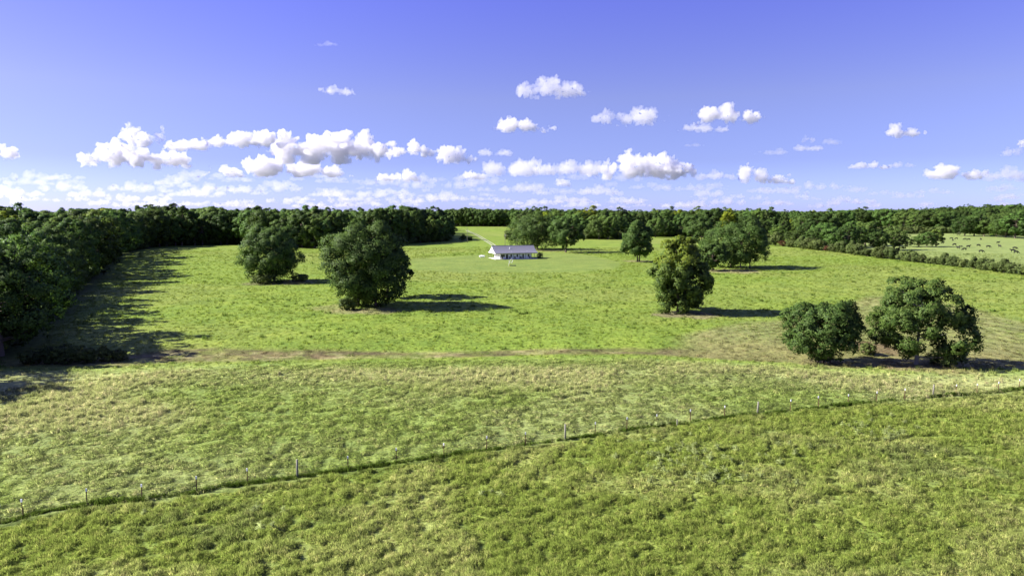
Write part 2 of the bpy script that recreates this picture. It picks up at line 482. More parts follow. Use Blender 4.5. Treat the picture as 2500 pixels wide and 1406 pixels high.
bmi = bmesh.new(); bmesh.ops.create_icosphere(bmi, subdivisions=3, radius=1)
ICO_V = np.array([v_.co[:] for v_ in bmi.verts]); ICO_F = np.array([[q.index for q in f_.verts] for f_ in bmi.faces]); bmi.free()
BASE_H = 1250.0

def cloud_geo(w, h, seed, lobes=None, voxel=1.6):
    """vertices and quads of a cumulus, in photo pixels: flat base at z = 0, billows above"""
    g_ = np.random.default_rng(seed)
    if lobes is None:
        nl = max(2, int(round(w / h * .9)))
        lobes = [((i_ + .5) / nl - .5 + g_.normal() * .05, g_.uniform(.55, 1) * (1 - (2 * abs((i_ + .5) / nl - .5)) ** 2 * .55), g_.uniform(.9, 1.4) / nl) for i_ in range(nl)]
    V_ = []; F_ = []; off = 0
    def ball(c_, r_, sq=(1, 1, 1)):
        nonlocal off
        V_.append(ICO_V * r_ * np.array(sq) + c_); F_.append(ICO_F + off); off += len(ICO_V)
    for (lx, lh, lw_) in lobes:
        hh = lh * h; rw = lw_ * w * .5
        c0 = np.array([lx * w, g_.normal() * rw * .3, hh * .40])
        ball(c0, 1, (rw * .85, rw * .75, hh * .38))
        for _ in range(16):
            d = g_.normal(size=3); d /= np.linalg.norm(d); d[2] = abs(d[2]) * 1.1 - .25
            r1 = min(rw, hh) * g_.uniform(.16, .40)
            c1 = c0 + d * np.array([rw * .78, rw * .7, hh * .40])
            c1[2] = min(max(c1[2], r1 * .35), hh - r1 * .75)
            ball(c1, r1)
            for _ in range(3):
                d2 = g_.normal(size=3); d2 /= np.linalg.norm(d2); d2[2] = abs(d2[2]) * .9 - .2
                ball(c1 + d2 * r1 * .85, r1 * g_.uniform(.28, .5))
    for _ in range(int(w / h * 5)):       # torn shreds round the base
        fx = g_.uniform(-.62, .62); ball(np.array([fx * w, g_.normal() * w * .1, g_.uniform(.05, .4) * h]), h * g_.uniform(.04, .09), (1.8, 1.4, .7))
    V_ = np.vstack(V_); F_ = np.vstack(F_)
    me = np_mesh('cloud_tmp', V_, F_)
    o_ = bpy.data.objects.new('cloud_tmp', me); col.objects.link(o_)
    rm = o_.modifiers.new('r', 'REMESH'); rm.mode = 'VOXEL'; rm.voxel_size = voxel
    ev = o_.evaluated_get(bpy.context.evaluated_depsgraph_get()); em = ev.to_mesh()
    n = len(em.vertices); v = np.empty(n * 3, np.float32); em.vertices.foreach_get('co', v); v = v.reshape(-1, 3).astype(float)
    nr_ = np.empty(n * 3, np.float32); em.vertices.foreach_get('normal', nr_); nr_ = nr_.reshape(-1, 3)
    f = np.empty(len(em.loops), np.int32); em.loops.foreach_get('vertex_index', f); f = f.reshape(-1, 4)
    ev.to_mesh_clear(); bpy.data.objects.remove(o_); bpy.data.meshes.remove(me)
    def bil(q): return np.abs(2 * vnoise3(q) - 1)      # rounded billows with creases between
    a = (fbm3(v / (h * .35) + seed, 2) - .5) * h * .22
    for sc_, am_ in ((.30, .20), (.15, .14), (.075, .095), (.04, .06)):
        a = a + (bil(v / (h * sc_) + seed + sc_ * 90) - .4) * h * am_
    v = v + nr_ * a[:, None]
    v[:, 2] = np.where(v[:, 2] < 0, v[:, 2] * .25, v[:, 2])
    return v, f

CLOUDS = [  # centre x, base y, width, height, material, label, lobes
    (337, 414, 232, 74, 'cl1', 'bright cumulus with a tall left shoulder, lowest at the left of the big bank', [(-.40, .5, .2), (-.16, 1, .3), (.08, .72, .3), (.33, .62, .35)]),
    (362, 362, 104, 70, 'cl1', 'ragged upright cumulus above the lowest left bright cloud', [(-.3, 1, .4), (.1, .5, .5), (.42, .95, .2)]),
    (468, 371, 108, 40, 'cl1', 'small flat cumulus joining the ragged cloud and the long bank', None),
    (600, 366, 160, 48, 'cl1', 'long flat-topped cumulus left of the tallest cloud', [(-.35, .7, .3), (0, .95, .4), (.33, .95, .35)]),
    (805, 402, 262, 100, 'cl1', 'tallest and largest white cumulus left of centre', [(-.36, .9, .3), (-.12, .65, .3), (.08, 1.0, .3), (.3, .72, .25), (.42, .55, .2)]),
    (690, 434, 270, 50, 'cl1', 'broad cumulus just under the tallest cloud', [(-.4, .45, .2), (-.1, 1, .35), (.2, .7, .3), (.42, .5, .2)]),
    (-4, 397, 90, 50, 'cl1', 'cumulus cut off by the left picture edge', None),
    (1006, 386, 100, 48, 'cl1', 'small peaked cumulus right of the tallest cloud', [(-.3, .5, .4), (.08, 1, .35), (.35, .45, .35)]),
    (1113, 405, 84, 55, 'cl1', 'compact twin-topped cumulus left of centre', [(-.2, 1, .5), (.15, .95, .4), (.3, .4, .4)]),
    (1270, 329, 118, 41, 'cl1', 'tidy cumulus above centre with a tail to the right', [(-.2, .95, .45), (.1, .7, .4), (.42, .3, .2)]),
    (1340, 248, 150, 55, 'cl2', 'highest large cloud, thin and lavender, above centre', [(-.35, .65, .35), (-.02, 1.0, .4), (.25, .7, .4), (.42, .3, .2)]),
    (1530, 312, 150, 46, 'cl2', 'soft cumulus right of centre, left of the two-layered cloud', [(-.35, .75, .3), (-.05, .6, .3), (.22, 1, .45)]),
    (1765, 308, 138, 54, 'cl1', 'bright upper half of the two-layered cloud at right', [(-.3, .8, .4), (.05, 1, .3), (.36, .6, .35)]),
    (1712, 327, 100, 26, 'cl2', 'lower strip of the two-layered cloud at right', None),
    (1565, 440, 205, 74, 'cl1', 'largest cumulus right of centre, heaped and domed', [(-.38, .7, .2), (-.1, 1, .4), (.15, .9, .4), (.38, .6, .3)]),
    (976, 446, 88, 42, 'cl1', 'small cumulus low over the woods, left of centre', None),
    (1235, 433, 110, 50, 'cl2', 'broken grey-white cloud low at centre', None),
    (1385, 430, 140, 46, 'cl2', 'flat broken cloud between the centre and the heaped cumulus', None),
    (1160, 441, 54, 30, 'cl1', 'tiny cumulus low left of the broken centre cloud', None),
    (1205, 384, 56, 26, 'cl2', 'little puff over the broken centre cloud', None),
    (1852, 450, 112, 54, 'cl1', 'wedge-shaped cumulus sloping down to the right', [(-.32, 1, .35), (0, .65, .4), (.32, .38, .4)]),
    (1742, 441, 88, 30, 'cl2', 'small low cumulus right of the heaped one', None),
    (1378, 459, 38, 28, 'cl1', 'single small puff under the flat broken cloud', None),
    (2190, 342, 76, 36, 'cl1', 'lone bright cumulus high at the far right', [(-.25, 1, .5), (.25, .65, .5)]),
    (2110, 415, 84, 20, 'cl1', 'thin flat cumulus left of the right-hand bank', None),
    (2185, 412, 56, 18, 'cl2', 'faint flat puff beside the thin flat cumulus', None),
    (2320, 440, 135, 46, 'cl1', 'bright cumulus bank at the right', None),
    (2438, 444, 120, 36, 'cl2', 'pale continuation of the right bank', None),
    (2452, 385, 44, 30, 'cl2', 'small ragged cloud near the right edge', None),
    (2496, 364, 50, 30, 'cl1', 'cumulus cut off by the right picture edge', None),
    (1955, 373, 54, 20, 'cl2', 'flat lower puff of the loose right-hand group', None),
    (1962, 352, 30, 22, 'cl2', 'upright little puff of the loose right-hand group', None),
    (2018, 357, 50, 18, 'cl3', 'faint puff right of the loose group', None),
    (832, 241, 66, 30, 'cl2', 'single soft cloud high over the tallest cumulus', None),
    (815, 128, 52, 14, 'cl4', 'faintest wisp high in the blue', None),
    (1875, 382, 58, 22, 'cl3', 'faint broken puff left of the loose right-hand group', None),
    (1686, 362, 44, 12, 'cl3', 'thin dash of cloud below the two-layered one', None),
    (1985, 465, 110, 26, 'cl2', 'low pale cloud right of the wedge-shaped one', None),
    (1865, 472, 90, 16, 'cl2', 'flat strip under the wedge-shaped cumulus', None),
]

DENS = {'cl1': .09, 'cl2': .034, 'cl3': .017, 'cl4': .010}
for i_, (cx, by, w, h, mt, lab, lobes) in enumerate(CLOUDS):
    el = (HORIZ - by) / FPX; D = BASE_H / el; k = D / FPX
    w, h = w * 1.1, h * 1.14
    V_, F_ = cloud_geo(w, h, 200 + i_, lobes, 1.5 if w * h > 6000 else (1.0 if w * h > 1500 else .7))
    m = np_mesh('cloud', V_ * k, F_, cloud_mat('cloud_vapour', DENS[mt] / k), True)
    o = link(bpy.data.objects.new('cloud', m)); o.location = ((cx - 1250) / FPX * D, D, CAM_Z + el * D)
    tag(o, lab, 'cloud', 'cumulus clouds')
# low cloud deck over the horizon: one mass
Vs = []; Fs = []; off = 0
g2 = np.random.default_rng(5)
pr = [cloud_geo([60, 84, 46, 64, 100, 50][q], [26, 28, 24, 20, 22, 28][q], 500 + q, None, 1.1) for q in range(6)]
for k_ in range(330):
    by = 509 - 72 * g2.random() ** 1.3
    cx = g2.uniform(-250, 2750)
    if cx > 1700 and g2.random() < .55: continue
    if by < 470 and cx > 1650: by += 28
    V_, F_ = pr[k_ % 6]
    D = min(BASE_H / ((HORIZ - by) / FPX), 90000) * g2.uniform(.93, 1.07); k = D / FPX
    s_ = g2.uniform(.55, 1.15) * (1 if by < 488 else .8)
    sg_ = 1 if g2.random() < .5 else -1
    F_ = F_[:, ::sg_]
    Vs.append(V_ * np.array([sg_ * s_ * g2.uniform(.8, 1.3), s_, s_]) * k + np.array([(cx - 1250) / FPX * D, D, CAM_Z + (HORIZ - by) / FPX * D]))
    Fs.append(F_ + off); off += len(V_)
m = np_mesh('horizon_clouds', np.vstack(Vs), np.vstack(Fs), cloud_mat('cloud_horizon', .019 / 22), True)
o = link(bpy.data.objects.new('horizon_clouds', m)); tag(o, 'low pale cloud deck along the horizon above the woods', 'clouds', kind='stuff')

# two wheel tracks of the drive
dr_root = empty('drive', at(1205, 601)); tag(dr_root, 'pale two-track gravel drive running up behind the house', kind='structure')
M['gravel'] = mat('pale_gravel', (.40, .385, .32), .95, .2, .5)
for (a0, a1) in ((at(1206, 603), at(1136, 561)), (at(1214.5, 603), at(1141, 561))):
    vs_ = []; fs_ = []
    for k in range(60):
        t_ = k / 59; x_ = a0.x + (a1.x - a0.x) * t_ + .8 * math.sin(t_ * 5); y_ = a0.y + (a1.y - a0.y) * t_
        for sd in (-1, 1): vs_.append((x_ + sd * .36, y_, float(H(x_ + sd * .36, y_)) + .10))
        if k: fs_.append((2 * k - 2, 2 * k - 1, 2 * k + 1, 2 * k))
    m_ = MB(); m_.v = vs_; m_.f = fs_
    o = m_.build('wheel_track', M['gravel'], dr_root); o.location = -dr_root.location

# ------------------------------------------------------------------ scatter helper (stuff only)
def scatter(name, pts, scl, rot, idx, colr, protos, label, cat):
    pc = bpy.data.collections.new(name + '_kinds')
    for i, o in enumerate(protos): pc.objects.link(o)
    m = bpy.data.meshes.new(name); m.vertices.add(len(pts)); m.vertices.foreach_set('co', np.ascontiguousarray(pts, np.float32).ravel())
    def att(n, t, d, f):
        a = m.attributes.new(n, t, 'POINT'); a.data.foreach_set(f, np.ascontiguousarray(d).ravel())
    att('scl', 'FLOAT_VECTOR', np.asarray(scl, np.float32), 'vector')
    att('rot', 'FLOAT_VECTOR', np.asarray(rot, np.float32), 'vector')
    att('idx', 'INT', np.asarray(idx, np.int32), 'value')
    if colr is not None: att('col', 'FLOAT_VECTOR', np.asarray(colr, np.float32), 'vector')
    o = link(bpy.data.objects.new(name, m))
    g = bpy.data.node_groups.new(name + '_nodes', 'GeometryNodeTree')
    g.interface.new_socket('Geometry', in_out='INPUT', socket_type='NodeSocketGeometry')
    g.interface.new_socket('Geometry', in_out='OUTPUT', socket_type='NodeSocketGeometry')
    N = g.nodes.new; L = g.links.new
    gi = N('NodeGroupInput'); go = N('NodeGroupOutput')
    iop = N('GeometryNodeInstanceOnPoints'); ci = N('GeometryNodeCollectionInfo')
    ci.inputs[0].default_value = pc; ci.inputs['Separate Children'].default_value = True; ci.inputs['Reset Children'].default_value = True
    def na_(n, t):
        a = N('GeometryNodeInputNamedAttribute'); a.data_type = t; a.inputs[0].default_value = n; return a.outputs[0]
    L(gi.outputs[0], iop.inputs['Points']); L(ci.outputs[0], iop.inputs['Instance'])
    iop.inputs['Pick Instance'].default_value = True
    L(na_('idx', 'INT'), iop.inputs['Instance Index'])
    L(na_('rot', 'FLOAT_VECTOR'), iop.inputs['Rotation']); L(na_('scl', 'FLOAT_VECTOR'), iop.inputs['Scale'])
    L(iop.outputs[0], go.inputs[0])
    md = o.modifiers.new('scatter', 'NODES'); md.node_group = g
    tag(o, label, cat, kind='stuff')
    return o

# ------------------------------------------------------------------ tree builder
def unit(v): return v / np.maximum(np.linalg.norm(v, axis=1, keepdims=True), 1e-9)

def crown_trunk(seed, Ht, W, base=.08, clumps=46, leaves=15000, leaf=.5, prof=None, shell=.55, trunks=1, mat_leaf='oak', mat_bark='bark', crad=(.13, .25), sep=1.0, lean=0.0, open_=0.0, boxy=2.5, top_mat=None):
    """returns (trunk mesh, crown mesh); a crown of many small leaf faces in clumps round real limbs"""
    g = np.random.default_rng(seed)
    a = W / 2; zb = Ht * base; c = (Ht - zb) / 2; zc = zb + c
    # clump centres: jittered fibonacci shell + some inside
    k = np.arange(clumps) + .5
    ph = np.arccos(1 - 2 * k / clumps); th = math.pi * (1 + 5 ** .5) * k + g.random(clumps) * 1.2
    d = np.stack([np.cos(th) * np.sin(ph), np.sin(th) * np.sin(ph), np.cos(ph)], 1)
    rr = np.where(g.random(clumps) < .82, g.uniform(.64, .88, clumps), g.uniform(.25, .6, clumps))
    cr = a * g.uniform(crad[0], crad[1], clumps) * 1.35
    d = d / (np.abs(d) ** boxy).sum(1, keepdims=True) ** (1 / boxy)
    ctr = d * rr[:, None] * np.array([a, a, c]) * (1 + (fbm3(d * 1.9 + seed * 3.3, 2)[:, None] - .5) * .8)
    if prof is not None:
        t = np.clip((ctr[:, 2] + c) / (2 * c), 0, 1)
        ctr[:, :2] *= np.interp(t, [q[0] for q in prof], [q[1] for q in prof])[:, None]
    ctr[:, 0] += lean * (ctr[:, 2] + c)
    cr = cr * np.where(ctr[:, 2] < -.6 * c, .85, 1)
    ctr[:, 2] += zc
    if open_ > 0:
        keep = g.random(clumps) > open_; ctr = ctr[keep]; cr = cr[keep]
    n_c = len(ctr)
    w = cr ** 2; w = w / w.sum()
    ci = g.choice(n_c, leaves, p=w)
    # twig tufts inside every clump
    ntw = 26
    od = unit((ctr - np.array([lean * c, 0, zc])) / np.array([a, a, c]))
    tdir = g.normal(size=(n_c, ntw, 3)) + (od * .55 + np.array([0, 0, .55]))[:, None, :]
    tdir = unit(tdir.reshape(-1, 3)).reshape(n_c, ntw, 3)
    trad = g.uniform(.72, 1.08, (n_c, ntw))
    ti = g.integers(0, ntw, leaves)
    td = tdir[ci, ti]
    pos = ctr[ci] + (td * trad[ci, ti][:, None] + g.normal(size=(leaves, 3)) * .16) * cr[ci][:, None] * np.array([1, 1, .82])
    pos[:, 2] = np.maximum(pos[:, 2], .15 + g.random(leaves) * .5)
    cen = np.array([lean * c, 0, zc])
    out = unit(unit(pos - ctr[ci]) * .95 + unit((pos - cen) / np.array([a, a, c])) * .3)
    nrm = unit(out + g.normal(size=(leaves, 3)) * .75)
    t1 = unit(np.cross(nrm, g.normal(size=(leaves, 3)))); t2 = np.cross(nrm, t1)
    s = leaf * g.uniform(.6, 1.35, leaves)
    L_ = s[:, None] * t1 * .5; W_ = s[:, None] * t2 * .36
    bend = nrm * (s * .10)[:, None]
    v = np.stack([pos - L_ - bend, pos + W_ * g.uniform(.7, 1.2, (leaves, 1)), pos + L_ - bend, pos - W_ * g.uniform(.7, 1.2, (leaves, 1))], 1).reshape(-1, 3)
    f = np.arange(leaves * 4).reshape(-1, 4)[:, ::-1]
    cm = np_mesh('crown', v, f, M[mat_leaf], True)
    cn = unit(out * .86 + nrm * .14)
    if top_mat:
        cm.materials.append(M[top_mat])
        tsel = (ctr[:, 2] + g.normal(size=n_c) * Ht * .06 - .012 * Ht * ctr[:, 0] / a > Ht * .66)[ci] & (g.random(leaves) < .75)
        cm.polygons.foreach_set('material_index', tsel.astype(np.int32))
    cm.normals_split_custom_set_from_vertices(np.repeat(cn, 4, 0).tolist())
    # trunk and limbs
    mb = MB()
    rt = Ht * .021 / (trunks ** .45)
    tops = []
    for q in range(trunks):
        ox, oy = (0, 0) if trunks == 1 else (g.uniform(-.12, .12) * W + (q - (trunks - 1) / 2) * W * .13, g.uniform(-.08, .08) * W)
        hh = Ht * g.uniform(.62, .75)
        pts = [(ox, oy, -.5), (ox, oy, .15), (ox + g.uniform(-.1, .1), oy, Ht * .12)]
        for z in np.linspace(.25, 1, 4):
            pts.append((ox + g.normal() * .03 * W * z + lean * hh * z, oy + g.normal() * .03 * W * z, hh * z))
        mb.tube(pts, [rt * 1.5, rt * 1.35, rt * 1.05, rt * .9, rt * .7, rt * .5, rt * .18], 8)
        tops.append(pts)
    order = g.permutation(n_c)[:min(n_c, 26)]
    for q in order:
        tp = tops[g.integers(0, len(tops))]
        e = Vector(ctr[q])
        zs = max(min(e.z - .25 * math.hypot(e.x - tp[3][0], e.y - tp[3][1]) - .5, tp[-1][2] * .95), Ht * .1)
        zz = [p[2] for p in tp]
        st = Vector((float(np.interp(zs, zz, [p[0] for p in tp])), float(np.interp(zs, zz, [p[1] for p in tp])), zs))
        mid = st.lerp(e, .5) + Vector((g.normal() * .25, g.normal() * .25, -.06 * (e - st).length))
        mb.tube([st, st.lerp(mid, .5), mid, e], [rt * .42, rt * .33, rt * .24, rt * .06], 5, False)
    return mb.mesh('trunk', M[mat_bark], True), cm

def place_tree(meshes, name, loc, rz, scale, label, cat, group=None):
    r = empty(name, loc, rz, scale)
    tag(r, label, cat, group)
    link(bpy.data.objects.new('trunk', meshes[0]), r)
    link(bpy.data.objects.new('crown', meshes[1]), r)
    return r

ORD = ['first', 'second', 'third', 'fourth', 'fifth', 'sixth', 'seventh', 'eighth', 'ninth', 'tenth', 'eleventh', 'twelfth', 'thirteenth', 'fourteenth', 'fifteenth', 'sixteenth', 'seventeenth', 'eighteenth', 'nineteenth']
def ordinal(i):       # 1-based
    if i <= 19: return ORD[i - 1]
    tens = ['', '', 'twenty', 'thirty', 'forty', 'fifty', 'sixty', 'seventy', 'eighty', 'ninety']
    h = ''
    if i >= 100: h = 'hundred '; i -= 100
    if i == 0: return 'hundredth'
    if i <= 19: return h + ORD[i - 1]
    if i % 10 == 0: return h + tens[i // 10][:-1] + 'ieth'
    return h + tens[i // 10] + '-' + ORD[i % 10 - 1]

# ------------------------------------------------------------------ the single field trees
def hero(name, px, py, wpx, top, seed, label, cx=None, **kw):
    p = at(px, py); k = mpp(p)
    Wm = wpx * k * .89; Hm = (py - top) * k * .98
    p.y += Wm * .12
    me = crown_trunk(seed, Hm, Wm, **kw)
    return place_tree(me, name, (p.x + ((cx - px) * k if cx else 0), p.y, float(H(p.x, p.y))), 0, None, label, 'tree')

round_prof = [(0, .72), (.12, .95), (.35, 1.08), (.65, 1.08), (.85, 1.05), (1, 1)]
hero('oak_tree', 664, 690, 152, 550, 11, 'dark round oak standing alone, left of the biggest field oak', prof=[(0, .85), (.12, 1.0), (.35, 1.05), (.65, 1.0), (.85, .95), (1, .9)], base=.02, boxy=3, clumps=90, leaves=40000, leaf=.46)
hero('oak_tree', 890, 752, 206, 550, 12, 'largest dark oak ball with double shadow in the middle field', prof=[(0, .62), (.1, .8), (.3, 1.0), (.65, 1.03), (.85, 1.0), (1, .95)], base=.0, boxy=3, clumps=130, leaves=62000, leaf=.40, trunks=2)
hero('oak_tree', 945, 728, 120, 566, 22, 'oak mostly hidden behind the right side of the largest oak', prof=[(0, .8), (.3, 1.05), (1, .9)], base=.1, clumps=44, leaves=13000, leaf=.55)
hero('sweetgum_tree', 1660, 766, 172, 582, 13, 'tree with yellow-green top standing in front of the bare-floored grove', prof=[(0, .9), (.2, .85), (.4, 1.0), (.6, 1.08), (.78, .85), (.9, .8), (1, .75)], base=.0, boxy=2.8, clumps=100, leaves=42000, leaf=.44, mat_leaf='gum_dark', top_mat='gum_top', crad=(.11, .22))
hero('oak_tree', 2252, 893, 248, 684, 14, 'broad open oak with pale limbs at the right, the nearest tree', prof=[(0, .9), (.15, 1.1), (.4, 1.12), (.6, .95), (.8, .8), (1, .85)], base=.08, boxy=2.8, clumps=120, leaves=46000, leaf=.30, mat_bark='pale_bark', mat_leaf='oak_light', crad=(.085, .165), open_=.13)
hero('oak_tree', 2016, 888, 186, 736, 15, 'low dark oak clump left of the nearest open oak', prof=[(0, .75), (.2, 1.05), (.5, 1.05), (.8, 1.0), (1, 1)], base=.10, boxy=2.8, clumps=90, leaves=34000, leaf=.30, trunks=3, crad=(.12, .23), open_=.05)
hero('oak_tree', 1556, 640, 82, 543, 16, 'tall dark twin-stemmed tree between the house oaks and the grove', prof=[(0, 1.0), (.2, 1.12), (.5, 1.0), (.75, .78), (1, .65)], base=.07, boxy=2.7, clumps=64, leaves=22000, leaf=.55, trunks=2)
hero('oak_tree', 1802, 656, 152, 543, 17, 'wide oak grove crown over bare tan ground, right part', prof=[(0, .8), (.2, 1.08), (.6, 1.05), (1, .9)], base=.08, boxy=2.8, clumps=90, leaves=34000, leaf=.55, trunks=3)
hero('oak_tree', 1742, 662, 70, 590, 18, 'smaller oak at the left front of the bare-floored grove', prof=round_prof, base=.1, clumps=44, leaves=13000, leaf=.55)
hero('oak_tree', 1716, 604, 72, 536, 19, 'tall oak behind the left side of the bare-floored grove', prof=[(0, .95), (.3, 1.1), (.6, 1.0), (1, .7)], base=.1, clumps=44, leaves=12000, leaf=.68)
hero('oak_tree', 1312, 610, 134, 530, 20, 'wide dark oak right behind the white house', prof=[(0, .8), (.15, 1.0), (.5, 1.05), (1, 1)], base=.08, boxy=2.8, clumps=84, leaves=30000, leaf=.6)
hero('oak_tree', 1382, 617, 82, 531, 21, 'oak with a clear trunk, right of the wide house oak', prof=[(0, .8), (.2, 1.05), (.6, 1.1), (1, .9)], base=.17, boxy=2.8, clumps=60, leaves=19000, leaf=.6)

# shared tree and shrub meshes
oakP = [crown_trunk(40 + i, 22, [17, 14, 19, 12, 16][i], base=[.06, .08, .04, .06, .1][i], clumps=[48, 42, 52, 40, 46][i], leaves=[9500, 8500, 10000, 7500, 9000][i], leaf=.78,
                    prof=[round_prof, [(0, .9), (.3, 1.1), (.7, .95), (1, .7)], round_prof, [(0, 1), (.4, 1.1), (.8, .8), (1, .6)], [(0, .6), (.3, .9), (.6, 1.15), (1, 1)]][i], mat_leaf='oak_far') for i in range(5)]
limeP = [crown_trunk(50 + i, 22, [15, 18][i], base=.08, clumps=44, leaves=8500, leaf=.78, prof=round_prof, mat_leaf='lime') for i in range(2)]
gumP = [crown_trunk(54 + i, 22, [14, 17][i], base=.06, clumps=44, leaves=9500, leaf=.72, prof=round_prof, mat_leaf='gum') for i in range(2)]
cone = [(0, 1.35), (.25, 1.25), (.6, .8), (.85, .45), (1, .2)]
bushP = [crown_trunk(60 + i, 5, [5.5, 4.6, 6.2][i], base=.0, clumps=24, leaves=3000, leaf=.42, prof=[[(0, 1.1), (.5, 1.1), (1, .9)], cone, [(0, 1.2), (.5, 1), (1, .8)]][i], mat_leaf='cedar', crad=(.2, .34)) for i in range(3)]
pineP = [crown_trunk(66 + i, 22, 9, base=.12, clumps=40, leaves=6500, leaf=.75, prof=[(0, 1.2), (.3, 1.15), (.65, .85), (.9, .5), (1, .3)], mat_leaf='cedar', crad=(.2, .34)) for i in range(1)]
redP = crown_trunk(70, 5, 5.5, base=0, clumps=20, leaves=2000, leaf=.4, mat_leaf='red', crad=(.2, .34))
near_oakP = [crown_trunk(75 + i, 22, [16, 18, 14][i], base=.03, clumps=60, leaves=20000, leaf=.5, prof=[round_prof, [(0, .9), (.3, 1.1), (.7, 1.05), (1, .8)], [(0, 1), (.4, 1.1), (.8, .9), (1, .7)]][i], mat_leaf='oak_far') for i in range(3)]

g = np.random.default_rng(99)
def put(meshes, name, px, py, hpx, label, group, wid=1.0, ref=22.0, cat='tree'):
    p = at(px, py); k = mpp(p); s = hpx * k / ref
    return place_tree(meshes, name, (p.x, p.y, p.z - .05), g.uniform(0, 6.28), (s * wid, s * wid, s), label, cat, group)

# small bushes and companions of the field trees
put(bushP[0], 'shrub', 2118, 866, 34, 'dark shrub in the gap between the two nearest oaks', None, 1.0, 5, 'shrub')
put(bushP[2], 'shrub', 1690, 752, 40, 'low shrub at the right foot of the yellow-green topped tree', None, .9, 5, 'shrub')
put(bushP[2], 'shrub', 640, 694, 24, 'brushy thicket at the left foot of the round oak', None, 1.6, 5, 'shrub')
put(bushP[0], 'shrub', 735, 688, 22, 'brushy thicket at the right foot of the round oak', None, 1.5, 5, 'shrub')
put(bushP[0], 'shrub', 848, 757, 34, 'leafy shrub at the left foot of the largest oak', None, 1.2, 5, 'shrub')
put(bushP[2], 'shrub', 2310, 893, 52, 'dark shrub at the right foot of the nearest open oak', None, 1.2, 5, 'shrub')
put(bushP[1], 'shrub', 1131, 588, 15, 'small bush left of the utility pole beyond the house', None, 1, 5, 'shrub')
put(bushP[0], 'shrub', 1147, 588, 11, 'small bush right of the utility pole beyond the house', None, 1, 5, 'shrub')
put(bushP[0], 'shrub', 1250, 588, 30, 'round bush at the left side of the wide house oak', None, 1.2, 5, 'shrub')
put(bushP[2], 'shrub', 1318, 630, 13, 'dark shrub against the right end of the house', None, .8, 5, 'shrub')

# ------------------------------------------------------------------ left wood: front row as single trees
edge = lambda y: float(np.interp(y, [40, 97, 111, 160, 223, 384, 470], [-88, -82, -78, -100, -134, -210, -234]))
y = 84.0; n = 0
rows = []
while y < 470:
    rows.append((edge(y) - 7 + g.uniform(-3, 3), y)); y += 8.5 + y * .012 + g.uniform(-1, 2)
for i, (x, yy) in enumerate(rows):
    me = near_oakP[i % 3] if yy < 240 else (oakP + gumP)[i % 7]
    hh = (g.uniform(14, 18.5) if 125 < yy < 230 else 19 if yy < 125 else g.uniform(17, 23)) / 22
    if yy > 105 and i % 3 == 2: hh *= 1.12
    place_tree(me, 'woodland_tree', (x, yy, float(H(x, yy))), g.uniform(0, 6.28), (hh * g.uniform(.9, 1.15), hh * g.uniform(.9, 1.15), hh),
               ordinal(i + 1) + ' tree from the camera along the edge of the left wood', 'tree', 'front trees of the left wood')
# a second row behind, still told apart by their lit tops
for i in range(14):
    yy = 105 + i * 16 + g.uniform(-4, 4); x = edge(yy) - 22 + g.uniform(-4, 4)
    me = (gumP[i % 2] if i % 4 == 1 else near_oakP[i % 3])
    hh = g.uniform(17, 21) / 22
    place_tree(me, 'woodland_tree', (x, yy, float(H(x, yy))), g.uniform(0, 6.28), (hh, hh, hh), ordinal(i + 1) + ' tree from the camera in the second row of the left wood', 'tree', 'second row of the left wood')
# brush at the near corner of the left wood
for i, (px, py, hp) in enumerate([(75, 888, 38), (120, 888, 40), (165, 886, 44), (210, 885, 42), (255, 883, 38), (292, 880, 26)]):
    put(bushP[i % 3], 'shrub', px, py, hp, ordinal(i + 1) + ' shrub from the left in the dark brush below the left wood', 'dark brush below the left wood', 1.25, 5, 'shrub')

# ------------------------------------------------------------------ far wood: front row
far_row = poly([(330, 606), (420, 600), (580, 597), (700, 604), (800, 606), (980, 596), (1090, 589)])
px = 330; i = 0
while px < 1095:
    t = g.random()
    me = gumP[i % 2] if t < .12 else (limeP[i % 2] if t < .15 else oakP[i % 5])
    py = float(far_row(px)) + g.uniform(-1, 1)
    hp = float(np.interp(px, [330, 600, 900, 1050, 1090], [86, 84, 84, 74, 48])) * g.uniform(.72, 1.1)
    put(me, 'woodland_tree', px, py, hp, ordinal(i + 1) + ' tree from the left in the front row of the far wood', 'front row of the far wood', g.uniform(.85, 1.1))
    px += 17 + g.uniform(-4, 6); i += 1
# back of the drive field
px = 1092; i = 0
while px < 1262:
    put(oakP[i % 5], 'woodland_tree', px, 553, 40 * g.uniform(.9, 1.1), ordinal(i + 1) + ' tree from the left closing the field beyond the drive', 'trees closing the drive field', g.uniform(.9, 1.15)); px += 12 + g.uniform(-2, 4); i += 1
# trees right of the house oaks
i = 0
for (px, py, hp, kind) in [(1285, 572, 54, 0), (1340, 570, 50, 5), (1352, 574, 46, 1), (1412, 578, 62, 2), (1436, 572, 66, 5), (1440, 584, 38, 3), (1462, 585, 52, 2), (1484, 585, 60, 0), (1505, 583, 58, 4), (1530, 575, 50, 1), (1600, 580, 48, 2), (1622, 578, 42, 0), (1640, 578, 36, 4), (1662, 576, 54, 1), (1690, 580, 56, 0), (1398, 580, 50, 4), (1424, 582, 48, 1), (1452, 580, 58, 4), (1474, 578, 62, 3), (1496, 580, 50, 1), (1518, 580, 46, 2), (1300, 566, 50, 2), (1322, 568, 48, 4), (1370, 576, 50, 0)]:
    me = limeP[i % 2] if kind == 5 else oakP[kind]
    i += 1
    put(me, 'woodland_tree', px, py, hp, (('lime-green' if kind == 5 else 'dark') + ' tree, ' + ordinal(i) + ' from the left in the belt between house and grove'), 'tree belt right of the house', g.uniform(.95, 1.2))
